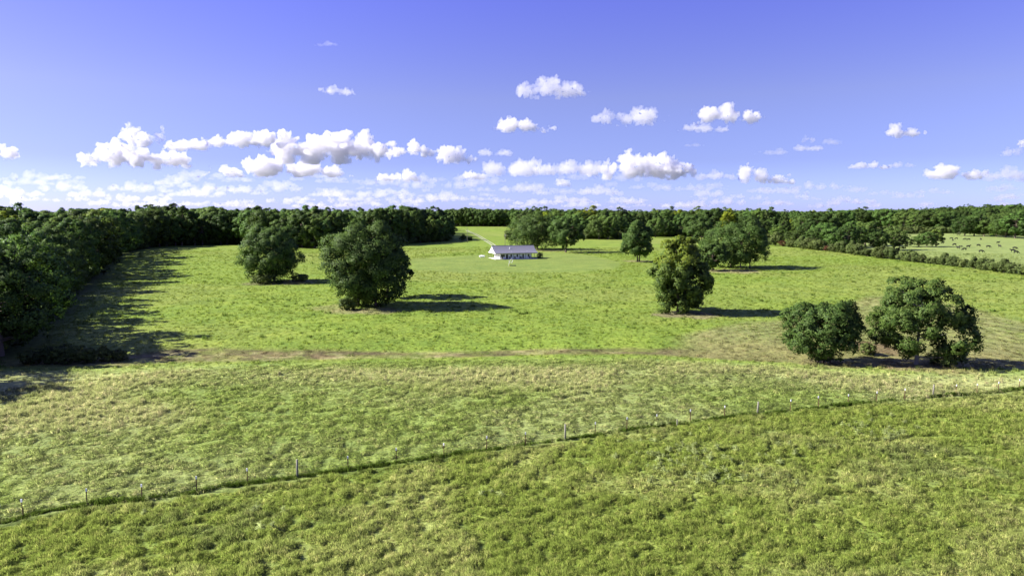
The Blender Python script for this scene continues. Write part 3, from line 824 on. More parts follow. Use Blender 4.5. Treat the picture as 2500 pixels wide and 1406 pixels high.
# parkland right of the grove
i = 0
for (px, py, hp, kind, wd) in [(1885, 585, 48, 1, .9), (1910, 580, 34, 0, 1), (1912, 586, 54, 3, .8), (1935, 583, 30, 6, 1), (1958, 580, 50, 2, .9), (1968, 594, 44, 4, 1.1), (1995, 584, 60, 0, 1.0), (2010, 600, 52, 2, 1.1), (2022, 585, 56, 1, 1), (2040, 575, 55, 4, 1), (2055, 570, 52, 0, 1.1),
                               (2068, 612, 58, 4, .85), (2090, 592, 48, 2, 1), (2112, 600, 55, 0, 1.15), (2130, 590, 40, 1, 1), (2098, 560, 46, 4, 1.1), (2125, 558, 42, 2, 1.2), (2150, 560, 44, 0, 1.2), (2182, 610, 52, 4, 1.15), (2195, 612, 36, 3, 1.3), (2215, 603, 26, 1, 1.2),
                               (2262, 603, 34, 2, 1.0), (2285, 602, 40, 6, 1.0), (2242, 602, 24, 0, 1.2), (2170, 562, 44, 1, 1), (2205, 563, 42, 0, 1), (2232, 566, 40, 3, 1.2), (2265, 568, 46, 4, 1.2), (2290, 568, 44, 2, 1.1), (2318, 560, 40, 0, 1.1),
                               (2355, 577, 44, 2, 1.1), (2378, 577, 48, 0, 1.1), (2402, 578, 38, 4, 1.1), (2432, 579, 36, 6, 1.0), (2455, 580, 46, 2, 1.1), (2478, 582, 55, 4, 1.1), (2512, 583, 56, 1, 1.2), (1850, 590, 50, 2, 1), (1830, 575, 46, 0, 1), (1900, 592, 36, 6, 1.2), (1945, 598, 34, 2, 1.3), (1985, 604, 40, 4, 1.2), (2035, 606, 46, 0, 1.2), (2082, 604, 50, 2, 1.1), (2140, 612, 44, 4, 1.2), (2066, 552, 36, 0, 1.3), (2110, 550, 34, 2, 1.3), (2160, 550, 32, 4, 1.3), (2450, 560, 38, 2, 1.2), (2490, 560, 40, 0, 1.2)]:
    me = gumP[i % 2] if kind == 6 else oakP[kind]
    i += 1
    put(me, 'pasture_tree', px, py, hp * 1.1, ordinal(i) + ' in the loose cluster of trees round the cattle pasture', 'trees round the cattle pasture', wd * 1.18)
tl = sorted([o for o in col.objects if o.name.startswith('pasture_tree')], key=lambda o: o.location.x / o.location.y)
for k, o in enumerate(tl): o['label'] = ordinal(k + 1) + ' tree from the left among those round the cattle pasture'

# hedge of cedars and brush along the right field edge
px = 1868; i = 0
hp_f = poly([(1868, 30), (2000, 26), (2100, 30), (2250, 24), (2380, 30), (2520, 34)])
while px < 2540:
    py = float(hedge_y(px)) + 1
    if abs(px - 2420) > 8 or True:
        red = i in (2, 7)
        put(redP if red else bushP[i % 3], 'hedge_shrub', px, py, float(hp_f(px)) * (g.uniform(.55, 1.15) if not red else .5), ordinal(i + 1) + ' shrub from the left in the hedge along the right field' + (', reddish brown' if red else ''), 'hedge along the right field', g.uniform(.9, 1.25), 5, 'shrub')
    px += 17 + g.uniform(-4, 9); i += 1

# ------------------------------------------------------------------ woods that read as one mass
def proto(me, nm):
    """trunk and crown joined for the far mass"""
    bm = bmesh.new(); bm.from_mesh(me[1]); n0 = len(bm.faces); bm.from_mesh(me[0])
    for i_, f_ in enumerate(bm.faces):
        f_.material_index = 0 if i_ < n0 else 1
    m = bpy.data.meshes.new(nm); bm.to_mesh(m); bm.free()
    m.materials.append(me[1].materials[0]); m.materials.append(me[0].materials[0])
    return bpy.data.objects.new(nm, m)
protos = [proto(m_, 'mass_tree_%d' % i_) for i_, m_ in enumerate(oakP + gumP + limeP[:1] + pineP + bushP[:1])]
P = []; S = []
def add_mass(xs, ys, hmin, hmax):
    for x_, y_ in zip(xs, ys):
        P.append((x_, y_)); S.append(g.uniform(hmin * .85, hmax * 1.03) / 22)
# left wood interior
for _ in range(1100):
    yy = g.uniform(50, 480); x_ = edge(yy) - 30 - abs(g.normal()) * 130 - g.uniform(0, 15)
    if x_ > -1.0 * yy - 90: add_mass([x_], [yy], 17 + min(3, (edge(yy) - x_) * .03), 21 + min(4, (edge(yy) - x_) * .03))
# behind the far wood's front row
for _ in range(1500):
    px = g.uniform(150, 1085); py = float(far_row(max(px, 330))) - 3 - g.random() ** 1.5 * 52
    p = at(px, max(py, 545)); add_mass([p.x], [p.y], 18, 24)
for _ in range(420):
    px = g.uniform(1090, 1275); p = at(px, g.uniform(535, 551)); add_mass([p.x], [p.y], 21, 26)
for _ in range(900):
    px = g.uniform(1265, 1880); p = at(px, g.uniform(535, 570) if px < 1560 else g.uniform(535, 566)); add_mass([p.x], [p.y], 17, 25)
for _ in range(700):
    px = g.uniform(1860, 2560); p = at(px, g.uniform(533, 552) if g.random() < .8 else g.uniform(552, 560)); add_mass([p.x], [p.y], 15, 22)
# rows out to the horizon, and the wooded rise
for _ in range(2600):
    a_ = g.uniform(-46, 46); r_ = 1150 * (3.2 ** g.random()); x_ = r_ * math.sin(R(a_)); y_ = r_ * math.cos(R(a_)); add_mass([x_], [y_], 17, 24)
for _ in range(500):
    x_ = g.normal(1150, 260); y_ = g.normal(1350, 250)
    add_mass([x_], [y_], 17, 23)
P = np.array(P); S = np.array(S)
kind = g.choice(8 + 1, len(P), p=np.array([.19, .17, .18, .13, .16, .05, .035, .015, .07]))
emer = g.random(len(P)) < .08; S = np.where(emer, S * 1.15, S)
sc = np.stack([S * g.uniform(.9, 1.2, len(P)), S * g.uniform(.9, 1.2, len(P)), S], 1)
# undergrowth closing the foot of the woods
U = []
for _ in range(900):
    px = g.uniform(300, 1095); p = at(px, float(far_row(px)) - abs(g.normal()) * 5); U.append((p.x, p.y))
for _ in range(260):
    px = g.uniform(1092, 1262); p = at(px, 552.5 - abs(g.normal()) * 1.5); U.append((p.x, p.y))
for _ in range(420):
    px = g.uniform(1400, 1515); p = at(px, 584 - abs(g.normal()) * 5); U.append((p.x, p.y))
for _ in range(420):
    px = g.uniform(1515, 1720); p = at(px, 578 - abs(g.normal()) * 4); U.append((p.x, p.y))
for _ in range(160):
    px = g.uniform(1262, 1400); p = at(px, 577 - abs(g.normal()) * 4); U.append((p.x, p.y))
for _ in range(260):
    yy = g.uniform(112, 470); U.append((edge(yy) - 6 - abs(g.normal()) * 6, yy))
for _ in range(260):
    px = g.uniform(1730, 2540); p = at(px, float(np.interp(px, [1730, 1900, 2300, 2540], [580, 580, 570, 580])) - abs(g.normal()) * 6); U.append((p.x, p.y))
U = np.array(U); us = g.uniform(.7, 1.7, len(U))
P = np.vstack([P, U]); S = np.concatenate([S, us]); kind = np.concatenate([kind, np.full(len(U), 9)])
sc = np.vstack([sc, np.stack([us * 1.2, us * 1.2, us], 1)])
scatter('distant_woods', np.stack([P[:, 0], P[:, 1], H(P[:, 0], P[:, 1])], 1), sc, np.stack([0 * S, 0 * S, g.uniform(0, 6.28, len(P))], 1), kind, None, protos,
        'dark green woods closing the view behind the fields', 'woods')

# ------------------------------------------------------------------ house
def house():
    p = at(1210.4, 634); th = R(16.5)
    root = empty('farmhouse', (p.x, p.y, p.z), th)
    tag(root, 'long white single-storey farmhouse with grey flared metal roof and porch', 'house')
    L_, W_ = 21.1, 13.6; pf, pl, prr = 1.8, 2.4, 2.5
    ez, rz_ = 3.05, 6.4
    MB().box(-.1, L_ + .1, -.1, W_ + .1, -1.2, .18).build('porch_slab', M['concrete'], root)
    x0, x1, y0, y1 = pl, L_ - prr, pf, W_ - pf
    t = .2; wz = 3.35
    ops = [(.65, 2.62, .95, 2.1), (3.2, 4.26, .0, 2.15), (5.5, 6.25, .85, 2.15), (8.6, 9.35, .85, 2.15), (11.6, 12.3, .85, 2.15), (14.4, 15.1, .85, 2.15)]
    w = MB(); cx = x0
    for (a, b, z0, z1) in ops:          # front wall with real openings
        w.box(cx, x0 + a, y0, y0 + t, .18, wz)
        if z0 > 0: w.box(x0 + a, x0 + b, y0, y0 + t, .18, .18 + z0)
        w.box(x0 + a, x0 + b, y0, y0 + t, .18 + z1, wz); cx = x0 + b
    w.box(cx, x1, y0, y0 + t, .18, wz)
    side = [(2.3, 3.1, .85, 2.15), (6.3, 7.1, .85, 2.15)]
    cy = y0 + t
    for (a, b, z0, z1) in side:         # left wall
        w.box(x0, x0 + t, cy, y0 + a, .18, wz); w.box(x0, x0 + t, y0 + a, y0 + b, .18, .18 + z0); w.box(x0, x0 + t, y0 + a, y0 + b, .18 + z1, wz); cy = y0 + b
    w.box(x0, x0 + t, cy, y1, .18, wz)
    w.box(x1 - t, x1, y0 + t, y1, .18, wz); w.box(x0 + t, x1 - t, y1 - t, y1, .18, wz)
    wall = w.build('wall', M['white_wall'], root)
    # vertical siding battens
    b = MB()
    for k in range(1, 40):
        xx = x0 + k * .4
        if not any(a - .1 < xx - x0 < bb + .1 for a, bb, _, _ in ops) and xx < x1 - .1: b.box(xx - .02, xx + .02, y0 - .025, y0, .2, wz - .05)
    b.build('batten', M['white_wall'], wall)
    for i, (a, bb, z0, z1) in enumerate(ops):
        if i == 1:
            d = MB().box(x0 + a + .05, x0 + bb - .05, y0 + .08, y0 + .14, .2, .18 + z1 - .05).build('door', M['dark_frame'], root)
            MB().box(x0 + bb - .2, x0 + bb - .14, y0 + .03, y0 + .08, 1.15, 1.25).build('handle', M['white_metal'], d); continue
        wd = MB().box(x0 + a, x0 + a + .07, y0 - .03, y0 + .12, .18 + z0, .18 + z1).box(x0 + bb - .07, x0 + bb, y0 - .03, y0 + .12, .18 + z0, .18 + z1).box(x0 + a + .07, x0 + bb - .07, y0 - .03, y0 + .12, .18 + z0, .25 + z0).box(x0 + a + .07, x0 + bb - .07, y0 - .03, y0 + .12, .11 + z1, .18 + z1).build('window', M['dark_frame'], root)
        npn = 3 if i == 0 else 1; ww = (bb - a - .14) / npn
        for q in range(npn):
            for hf in (0, 1):
                zA = .25 + z0 + hf * (z1 - z0 - .14) / 2; zB = zA + (z1 - z0 - .14) / 2 - .03
                MB().box(x0 + a + .07 + q * ww + .015, x0 + a + .07 + (q + 1) * ww - .015, y0 + .06, y0 + .08, zA, zB).build('pane', M['glass'], wd)
    for (a, bb, z0, z1) in side:
        wd = MB().box(x0 - .03, x0 + .12, y0 + a, y0 + a + .07, .18 + z0, .18 + z1).box(x0 - .03, x0 + .12, y0 + bb - .07, y0 + bb, .18 + z0, .18 + z1).box(x0 - .03, x0 + .12, y0 + a + .07, y0 + bb - .07, .18 + z0, .25 + z0).box(x0 - .03, x0 + .12, y0 + a + .07, y0 + bb - .07, .11 + z1, .18 + z1).build('window', M['dark_frame'], root)
        MB().box(x0 + .06, x0 + .08, y0 + a + .07, y0 + bb - .07, .25 + z0, .11 + z1).build('pane', M['glass'], wd)
    # flared roof: shallow porch skirt turning into a steep main roof
    def zprof(s): return ez + (rz_ - ez) * (.42 * s + .58 * s * s) - .0
    ss = np.linspace(0, 1, 9); yc = W_ / 2
    top = [(-.25 + (yc + .25) * s, zprof(s)) for s in ss] + [(W_ + .25 - (yc + .25) * s, zprof(s)) for s in ss[::-1][1:]]
    bot = [(yy, zz - .16) for yy, zz in top[::-1]]
    roof = MB().prism(top + bot, -.25, L_ + .25).build('roof', M['roof'], root)
    rb = MB()                            # standing seams
    for k in range(1, 36):
        xx = -.25 + k * .6
        for a, c_ in zip(top[:9], top[1:9]):
            d_ = .035
            rb.v += [(xx - .02, a[0], a[1] - .02), (xx + .02, a[0], a[1] - .02), (xx + .02, c_[0], c_[1] - .02), (xx - .02, c_[0], c_[1] - .02), (xx - .02, a[0], a[1] + d_), (xx + .02, a[0], a[1] + d_), (xx + .02, c_[0], c_[1] + d_), (xx - .02, c_[0], c_[1] + d_)]
            n_ = len(rb.v) - 8
            rb.f += [tuple(n_ + i_ for i_ in q) for q in ((4, 5, 6, 7), (0, 1, 5, 4), (1, 2, 6, 5), (2, 3, 7, 6), (3, 0, 4, 7))]
    rb.build('seam', M['roof'], roof)
    MB().box(-.3, L_ + .3, yc - .18, yc + .18, rz_ - .03, rz_ + .05).build('ridge_cap', M['roof'], roof)
    ins = lambda lst: [(yy, zz - .17) for yy, zz in lst]
    gp = ins(top[:]); gp = [(min(max(yy, .0), W_), zz) for yy, zz in gp]
    MB().prism([(0, ez - .14)] + gp[1:-1] + [(W_, ez - .14)], -.12, .06).build('gable', M['white_wall'], root)
    MB().prism([(0, ez - .14)] + gp[1:-1] + [(W_, ez - .14)], L_ - .06, L_ + .12).build('gable', M['white_wall'], root)
    MB().box(.07, L_ - .07, 0.02, .16, ez - .30, ez - .06).box(.07, L_ - .07, W_ - .16, W_ - .02, ez - .30, ez - .06).build('porch_beam', M['dark_wood'], root)
    MB().box(-.12, .06, .0, W_, ez - .34, ez - .15).build('porch_beam', M['white_wall'], root)
    MB().box(.08, L_ - .08, .18, pf - .02, ez - .24, ez - .20).box(.08, pl - .02, pf, W_ - pf, ez - .24, ez - .20).build('porch_bounce_ceiling', M['white_wall'], root)  # white panel added to bounce light onto the shaded porch wall
    for k in range(8):
        for yy in (.02, W_ - .14):
            MB().box(k * 3 + .02, k * 3 + .14, yy, yy + .12, .18, ez - .30).build('porch_post', M['dark_wood'], root)
    for yy in (4.5, 9.0):
        for xx in (0.02, L_ - .14): MB().box(xx, xx + .12, yy, yy + .12, .18, ez - .34).build('porch_post', M['dark_wood'], root)
    v = MB().tube([(8.3, 4.4, zprof(.62)), (8.3, 4.4, zprof(.62) + .95)], .14, 10).build('vent_pipe', M['white_metal'], roof)
    for xx, yy, s in ((8.4, 2.0, .30), (16.4, 2.0, .30)):
        MB().box(xx - .18, xx + .18, yy - .2, yy + .2, zprof(s) - .02, zprof(s) + .12).build('skylight', M['white_metal'], roof)
    MB().box(x1, x1 + .12, y0 + .3, y1 - .3, .2, 3.1).build('end_wall_cladding', M['dark_wood'], root)
    return root, p, th
HROOT, HP, HTH = house()
hm = Matrix.Translation(HP) @ Matrix.Rotation(HTH, 4, 'Z')

# porch chairs
ch_m = {}
ch_m['seat'] = MB().box(-.28, .28, -.26, .26, .38, .44).mesh('seat', M['dark_wood'])
ch_m['backrest'] = MB().prism([(.24, .44), (.30, .44), (.40, 1.05), (.34, 1.05)], -.28, .28).mesh('backrest', M['dark_wood'])
ch_m['leg'] = MB().box(-.03, .03, -.03, .03, 0, .38).mesh('leg', M['dark_wood'])
ch_m['armrest'] = MB().box(-.04, .04, -.26, .28, .60, .64).box(-.03, .03, -.24, -.18, .44, .60).mesh('armrest', M['dark_wood'])
for i, (u, lab) in enumerate([(3.6, 'dark porch chair under the wide front window'), (7.4, 'dark porch chair left of the first small window'), (10.0, 'dark porch chair near the second small window'), (13.0, 'dark porch chair left of the third small window'), (14.2, 'dark porch chair right of the third small window'), (17.6, 'dark porch chair by the right wall corner')]):
    q = hm @ Vector((u, .95, .18))
    r = empty('porch_chair', q, HTH); tag(r, lab, 'chair', 'chairs on the front porch')
    for nm in ('seat', 'backrest'): link(bpy.data.objects.new(nm, ch_m[nm]), r)
    for sx in (-1, 1):
        o = link(bpy.data.objects.new('armrest', ch_m['armrest']), r); o.location = (sx * .28, 0, 0)
        for sy in (-1, 1):
            o = link(bpy.data.objects.new('leg', ch_m['leg']), r); o.location = (sx * .24, sy * .22, 0)

# ------------------------------------------------------------------ propane tank
p = at(1177, 630)
r = empty('propane_tank', p, R(4)); tag(r, 'white horizontal propane tank on the lawn left of the house', 'tank')
tz = .85
prof = [(-1.45, .02), (-1.42, .2), (-1.30, .38), (-1.1, .48), (-.9, .5), (.9, .5), (1.1, .48), (1.30, .38), (1.42, .2), (1.45, .02)]
MB().tube([(a, 0, tz) for a, _ in prof], [b for _, b in prof], 16).build('shell', M['white_metal'], r, True)
MB().tube([(0, 0, tz + .44), (0, 0, tz + .66), (0, 0, tz + .72)], [.22, .22, .1], 12).build('valve_dome', M['white_metal'], r, True)
for a in (-.8, .8): MB().box(a - .08, a + .08, -.35, .35, -.1, tz - .38).build('foot', M['white_metal'], r)

# ------------------------------------------------------------------ slide
p = at(1245, 649)
r = empty('playground_slide', p, R(-8)); tag(r, 'small white ladder-frame slide with dark chute on the front lawn', 'slide')
MB().tube([(-.25, -.3, 1.85), (-.55, -.35, 0)], .05, 6).tube([(-.25, .3, 1.85), (-.55, .35, 0)], .05, 6).build('ladder_rail', M['white_metal'], r)
for k in range(5): MB().tube([(-.30 - k * .055, -.31, 1.5 - k * .32), (-.30 - k * .055, .31, 1.5 - k * .32)], .03, 6).build('rung', M['white_metal'], r)
MB().box(-.3, .25, -.32, .32, 1.52, 1.6).build('platform', M['white_metal'], r)
MB().tube([(-.9, -.6, 0), (-.28, -.33, 1.6)], .045, 6).tube([(.55, -.5, 0), (.22, -.33, 1.6)], .045, 6).tube([(-.9, .6, 0), (-.28, .33, 1.6)], .045, 6).tube([(.55, .5, 0), (.22, .33, 1.6)], .045, 6).build('support_frame', M['white_metal'], r)
MB().box(-.5, -.2, -.36, -.30, .1, .65).build('side_panel', M['yellow'], r)
MB().prism([(-.32, 0), (.32, 0), (.32, .3), (.26, .3), (.26, .06), (-.26, .06), (-.26, .3), (-.32, .3)], 0, 2.6).build('chute', M['navy'], r)
c = r.children[-1]; c.location = (.22, 0, 1.5); c.rotation_euler = (0, R(36), 0)

# ------------------------------------------------------------------ poles
def pole(px, py, top, label, arm=False, box=None, m='pole', rad=.14):
    p = at(px, py); h = (py - top) * mpp(p)
    r = empty('utility_pole', p); tag(r, label, 'pole', 'utility poles')
    MB().tube([(0, 0, -.5), (0, 0, h * .5), (0, 0, h)], [rad * 1.15, rad, rad * .8], 8).build('mast', M[m], r, True)
    if arm: MB().box(-1.1, 1.1, -.06, .06, h - .9, h - .75).build('cross_arm', M[m], r)
    if box: MB().tube([(.35, 0, h * box), (.35, 0, h * box + 1.1)], .28, 10).build('transformer', M['wire'], r)
    return p, h
pa, ha = pole(1141, 593, 556, 'tall bare pole beside the drive beyond the house')
pb, hb = pole(1233, 603, 570, 'pole with a grey transformer right behind the house roof', box=.78)
pole(1262, 602, 583, 'short pole between the house roof and the wide oak', rad=.16)
pole(1856, 560, 532, 'pale cross-arm pole among the trees right of the grove', True, m='old_wood', rad=.28)
pole(2391, 560, 533, 'pale pole in the woods above the cattle pasture', m='old_wood', rad=.25)

# ------------------------------------------------------------------ fence
fr = empty('wire_fence', ground(0, 70)); tag(fr, 'wire fence of steel and wooden posts crossing the near pasture', 'fence')
fo = fr.location.copy()
tp = MB().box(-.030, .030, -.006, .006, -.3, 1.15).box(-.006, .006, -.04, -.0065, -.3, 1.15).mesh('steel_post', M['rust_post'])
tt = MB().box(-.042, .042, -.045, .014, 1.15, 1.38).mesh('white_tip', M['white_metal'])
wp = MB().tube([(0, 0, -.4), (0, 0, .8), (0.01, 0, 1.62)], [.085, .08, .07], 9).mesh('wooden_post', M['old_wood'], True)
woods = {726, 1380, 1849, 2278}
pts = []
for (px, py) in fence_px[1:-1]:
    p = at(px, py); pts.append(p)
    wd = px in woods
    o = link(bpy.data.objects.new('wooden_post' if wd else 'steel_post', wp if wd else tp), fr)
    o.location = p - fo; o.rotation_euler = (g.normal() * .02, g.normal() * .025, g.uniform(-.3, .3))
    s = g.uniform(.95, 1.06); o.scale = (1.25, 1.25, s)
    if not wd:
        q = link(bpy.data.objects.new('white_tip', tt), o)
p = at(1653, 1040); o = MB().tube([(0, 0, -.3), (0, 0, .75)], .07, 8).build('wooden_stub', M['old_wood'], fr); o.location = p - fo
pts = [at(-300, 1325)] + pts + [at(2900, 915)]
for hz in (.3, .55, .8, 1.05, 1.25):
    MB().tube([p + Vector((0, 0, hz)) - fo for p in pts], .0035, 4).build('wire', M['wire'], fr)

# ------------------------------------------------------------------ cattle
def cow_mesh(graze, nm):
    v = [(-1.0, 0, 1.12), (-.6, 0, 1.12), (-.1, 0, 1.05), (.4, 0, 1.08), (.75, 0, 1.12)]
    e = [(0, 1), (1, 2), (2, 3), (3, 4)]; rr = [.27, .34, .40, .38, .30]
    head = [(1.05, 0, .95), (1.3, 0, .55), (1.42, 0, .30), (1.5, 0, .12)] if graze else [(1.05, 0, 1.35), (1.25, 0, 1.5), (1.5, 0, 1.42), (1.68, 0, 1.33)]
    b = 4
    for i_, h_ in enumerate(head):
        v.append(h_); rr.append([.22, .16, .14, .09][i_]); e.append((b, len(v) - 1)); b = len(v) - 1
    for (bx, par, s) in ((-.85, 0, 1), (-.85, 0, -1), (.6, 4, 1), (.6, 4, -1)):
        k1 = .06 if bx < 0 else -.02
        for i_, q in enumerate([(bx, s * .2, .78), (bx + k1, s * .22, .45), (bx - k1, s * .22, .22), (bx, s * .22, .03)]):
            v.append(q); rr.append([.17, .085, .065, .07][i_]); e.append((par if i_ == 0 else len(v) - 2, len(v) - 1))
    v += [(-1.2, 0, 1.15), (-1.28, 0, .8), (-1.28, 0, .5)]; rr += [.05, .03, .05]; n_ = len(v)
    e += [(0, n_ - 3), (n_ - 3, n_ - 2), (n_ - 2, n_ - 1)]
    for s in (1, -1):
        v.append((head[1][0] - .02, s * .3, head[1][2] + .1)); rr.append(.045); e.append((6, len(v) - 1))
    m = bpy.data.meshes.new(nm); m.from_pydata(v, e, []); m.update()
    o = bpy.data.objects.new(nm, m); col.objects.link(o)
    sk = o.modifiers.new('skin', 'SKIN'); sk.use_smooth_shade = True
    for i_, x_ in enumerate(rr): m.skin_vertices[0].data[i_].radius = (x_, x_ * .95)
    m.skin_vertices[0].data[2].use_root = True
    ss = o.modifiers.new('sub', 'SUBSURF'); ss.levels = 1; ss.render_levels = 1
    dg = bpy.context.evaluated_depsgraph_get()
    res = bpy.data.meshes.new_from_object(o.evaluated_get(dg)); res.name = nm
    bpy.data.objects.remove(o); res.materials.clear(); res.materials.append(M['black_hide'])
    return res
cows = [cow_mesh(True, 'cow_grazing'), cow_mesh(False, 'cow_standing')]
CL = [(2302, 595.4, 1, 20, 'black cow half beside the pasture clump, leftmost of the herd'), (2322.6, 584.2, 0, 160, 'black cow farthest left in the back row of the herd'), (2326, 589, 1, 70, 'black cow just below the back left cow, seen end on'), (2334.6, 584.7, 0, 175, 'second black cow from the left in the back row'),
      (2355.4, 586, 0, 178, 'left one of the pair of black cows in the back row'), (2364.8, 586.8, 0, 185, 'right one of the pair of black cows in the back row'), (2394.6, 586.6, 1, 80, 'lone black cow at the right end of the back row'), (2330, 600, 0, 190, 'black cow grazing above the two calves, facing left'),
      (2342.5, 603, 1, 80, 'left black calf of the two side by side'), (2347.5, 603, 1, 100, 'right black calf of the two side by side'), (2339, 608, 1, 95, 'black cow end on, below the two calves at the tip of the clump shadow'), (2354, 611.6, 0, 185, 'black cow grazing nearest to the hedge, left of centre'),
      (2364, 604.8, 1, 2, 'black cow broadside in the middle of the herd'), (2388.6, 601.8, 0, 4, 'black cow right of the middle one, grazing'), (2395.6, 617, 0, -10, 'black cow grazing lowest in the middle of the pasture'), (2413, 605, 0, -8, 'large black cow broadside right of the middle'),
      (2436.6, 595, 1, 15, 'black cow standing high in the right part of the pasture'), (2440.6, 604, 1, 88, 'black cow end on below the high right cow'), (2477.8, 609, 0, -15, 'upper black cow of the right group of three'), (2472.4, 615.4, 1, 170, 'left black cow of the right group of three'), (2480.8, 619, 0, -12, 'lowest and largest black cow of the right group of three')]
for (px, py, kd, rz_, lab) in CL:
    p = at(px, py); o = link(bpy.data.objects.new('cow', cows[kd])); o.location = p; o.rotation_euler = (0, 0, R(rz_ + g.uniform(-6, 6)))
    s = (.62 if 'calf' in lab else 1.12); o.scale = (s, s, s); tag(o, lab, 'cow', 'black cattle in the far pasture')

# hay bales
for (px, py, lab) in [(1936, 561, 'pale round hay bale left of the cattle pasture, among trees'), (2208, 569, 'pale round hay bale behind the middle of the pasture trees'), (2340, 571, 'pale round hay bale behind the back edge of the cattle pasture')]:
    p = at(px, py); ro = empty('hay_bale', p, R(30)); tag(ro, lab, 'hay bale', 'round hay bales')
    mbx = MB().tube([(-.75, 0, .85), (-.7, 0, .85), (.7, 0, .85), (.75, 0, .85)], [.75, .88, .88, .75], 20); mbx.build('roll', M['hay'], ro, True)
    MB().tube([(-.3, 0, .85), (-.26, 0, .85)], .9, 20).tube([(.26, 0, .85), (.3, 0, .85)], .9, 20).build('twine', M['white_metal'], ro)

# ------------------------------------------------------------------ grass tufts
def tuft(seed, n, h, spread, lean, wid):
    g_ = np.random.default_rng(seed); vs = []; fs = []
    for i_ in range(n):
        a_ = g_.uniform(0, 6.28); r_ = spread * math.sqrt(g_.random()); bx, by = r_ * math.cos(a_), r_ * math.sin(a_)
        hh = h * g_.uniform(.45, 1.1); la = g_.uniform(0, 6.28); l_ = lean * g_.uniform(.3, 1.2) * hh
        dx, dy = math.cos(la) * l_, math.sin(la) * l_
        wa = g_.uniform(0, 3.14); wx, wy = math.cos(wa) * wid, math.sin(wa) * wid
        b = len(vs)
        vs += [(bx - wx, by - wy, -.05), (bx + wx, by + wy, -.05), (bx + dx * .35 + wx * .8, by + dy * .35 + wy * .8, hh * .6), (bx + dx * .35 - wx * .8, by + dy * .35 - wy * .8, hh * .6), (bx + dx, by + dy, hh)]
        fs += [(b, b + 1, b + 2, b + 3), (b + 3, b + 2, b + 4)]
    m = bpy.data.meshes.new('tuft'); m.from_pydata(vs, [], fs); m.materials.append(M['blade'])
    m.update()
    nn = np.zeros((len(vs), 3)); v_ = np.array(vs)
    nn[:, :2] = v_[:, :2] * .7; nn[:, 2] = .6; nn += np.repeat(g_.normal(size=(n, 3)) * .28, 5, 0)
    m.polygons.foreach_set('use_smooth', np.ones(len(m.polygons), bool))
    m.normals_split_custom_set_from_vertices(unit(nn).tolist())
    return m
tk = [tuft(1, 34, .42, .34, .5, .018), tuft(2, 34, .34, .38, .8, .02), tuft(3, 30, .5, .28, .4, .016), tuft(4, 26, .16, .34, 1.6, .022), tuft(5, 24, .8, .26, .35, .012)]
tprot = [bpy.data.objects.new('tuft_%d' % i_, m_) for i_, m_ in enumerate(tk)]

def sample(n, r0, r1, power):
    """random ground points, thinner with distance"""
    u = g.random(n)
    e = 2 - power
    r_ = (r0 ** e + u * (r1 ** e - r0 ** e)) ** (1 / e)
    a_ = np.radians(g.uniform(-42, 42, n))
    return r_ * np.sin(a_), r_ * np.cos(a_), r_

def grass(name, n, r0, r1, power, label, which):
    x, y, r_ = sample(n, r0, r1, power)
    c, past, strip, dr, mw, lw, wd, straw, bare = zones(x, y)
    hi = fbm2(x, y, .85, 3, 21); cl = fbm2(x, y, 3.5, 3, 41)
    z = relief(x, y, H(x, y))
    px, py = to_pix(x, y, 0)
    grow = 1 + .0045 * np.maximum(r_ - 60, 0)
    rnd = g.random(len(x))
    kind = np.where(rnd < .40, 0, np.where(rnd < .72, 1, np.where(rnd < .95, 2, 4)))
    s = (.45 + .75 * sstep(.35, .7, hi)) * (.75 + .5 * cl) * np.where(past > .5, .78, .9)
    keep = np.ones(len(x), bool)
    # pasture: tussocks with gaps
    isp = past > .5
    keep &= ~(isp & (rnd * .9 < bare * .3)) & ~(isp & (hi < .22 + .1 * g.random(len(x))))
    # cut strip: short, lying
    st = (~isp) & (strip > .5)
    lowcut = st & (straw < .55)
    kind = np.where(lowcut, np.where(rnd < .82, 3, 1), kind); s = np.where(lowcut, s * .9, s)
    tall = st & (straw >= .55)
    kind = np.where(tall, np.where(rnd < .3, 4, 2), kind); s = np.where(tall, s * .8, s)
    kind = np.where((dr > .4) | (mw > .5), 3, kind)
    keep &= ~(wd > .5)
    kind = np.where(lw > .5, 3, kind); s = np.where(lw > .5, s * .5, s)
    up = (~isp) & (strip < .5) & (mw < .5)
    s = np.where(up, s * .62, s)
    fl = np.exp(-((py - fence_y(px) - 1) / np.maximum((py - 800) * .018, 2)) ** 2)
    keep &= ~(fl > .6)
    far_ = sstep(90, 200, r_)
    cc = c * (1 + (g.random(len(x)) - .45) * (.6 - .36 * far_))[:, None] * np.where(isp, 1.12, 1.08)[:, None]
    wdark = up & (r_ > 115) & (g.random(len(x)) < .04 * sstep(.45, .62, fbm2(x, y, 26, 3, 51)) + .006)
    s = np.where(wdark, s * g.uniform(1.0, 2.3, len(x)), s)
    cc = np.where(wdark[:, None], np.array([.090, .145, .026]) * g.uniform(.7, 1.5, (len(x), 1)), cc)
    yel = sstep(.70, .97, g.random(len(x))) * ~wdark
    cc = cc * lerp(np.array([1, 1, 1.]), np.array([1.75, 1.45, 2.0]), yel * (1 - .75 * far_))
    k = keep
    n_ = k.sum(); sw = s * grow
    scatter(name, np.stack([x, y, z - .03], 1)[k], np.stack([sw, sw, s * grow ** .6], 1)[k], np.stack([g.normal(size=n_) * .1, g.normal(size=n_) * .1, g.uniform(0, 6.28, n_)], 1), kind[k], cc[k], tprot if which == 0 else [o.copy() for o in tprot], label, 'grass')
grass('pasture_grass', 210000, 36, 110, 1.3, 'tussocky green grass of the near pasture and cut strip', 0)
grass('field_grass', 70000, 110, 460, 1.45, 'green grass of the middle field', 1)

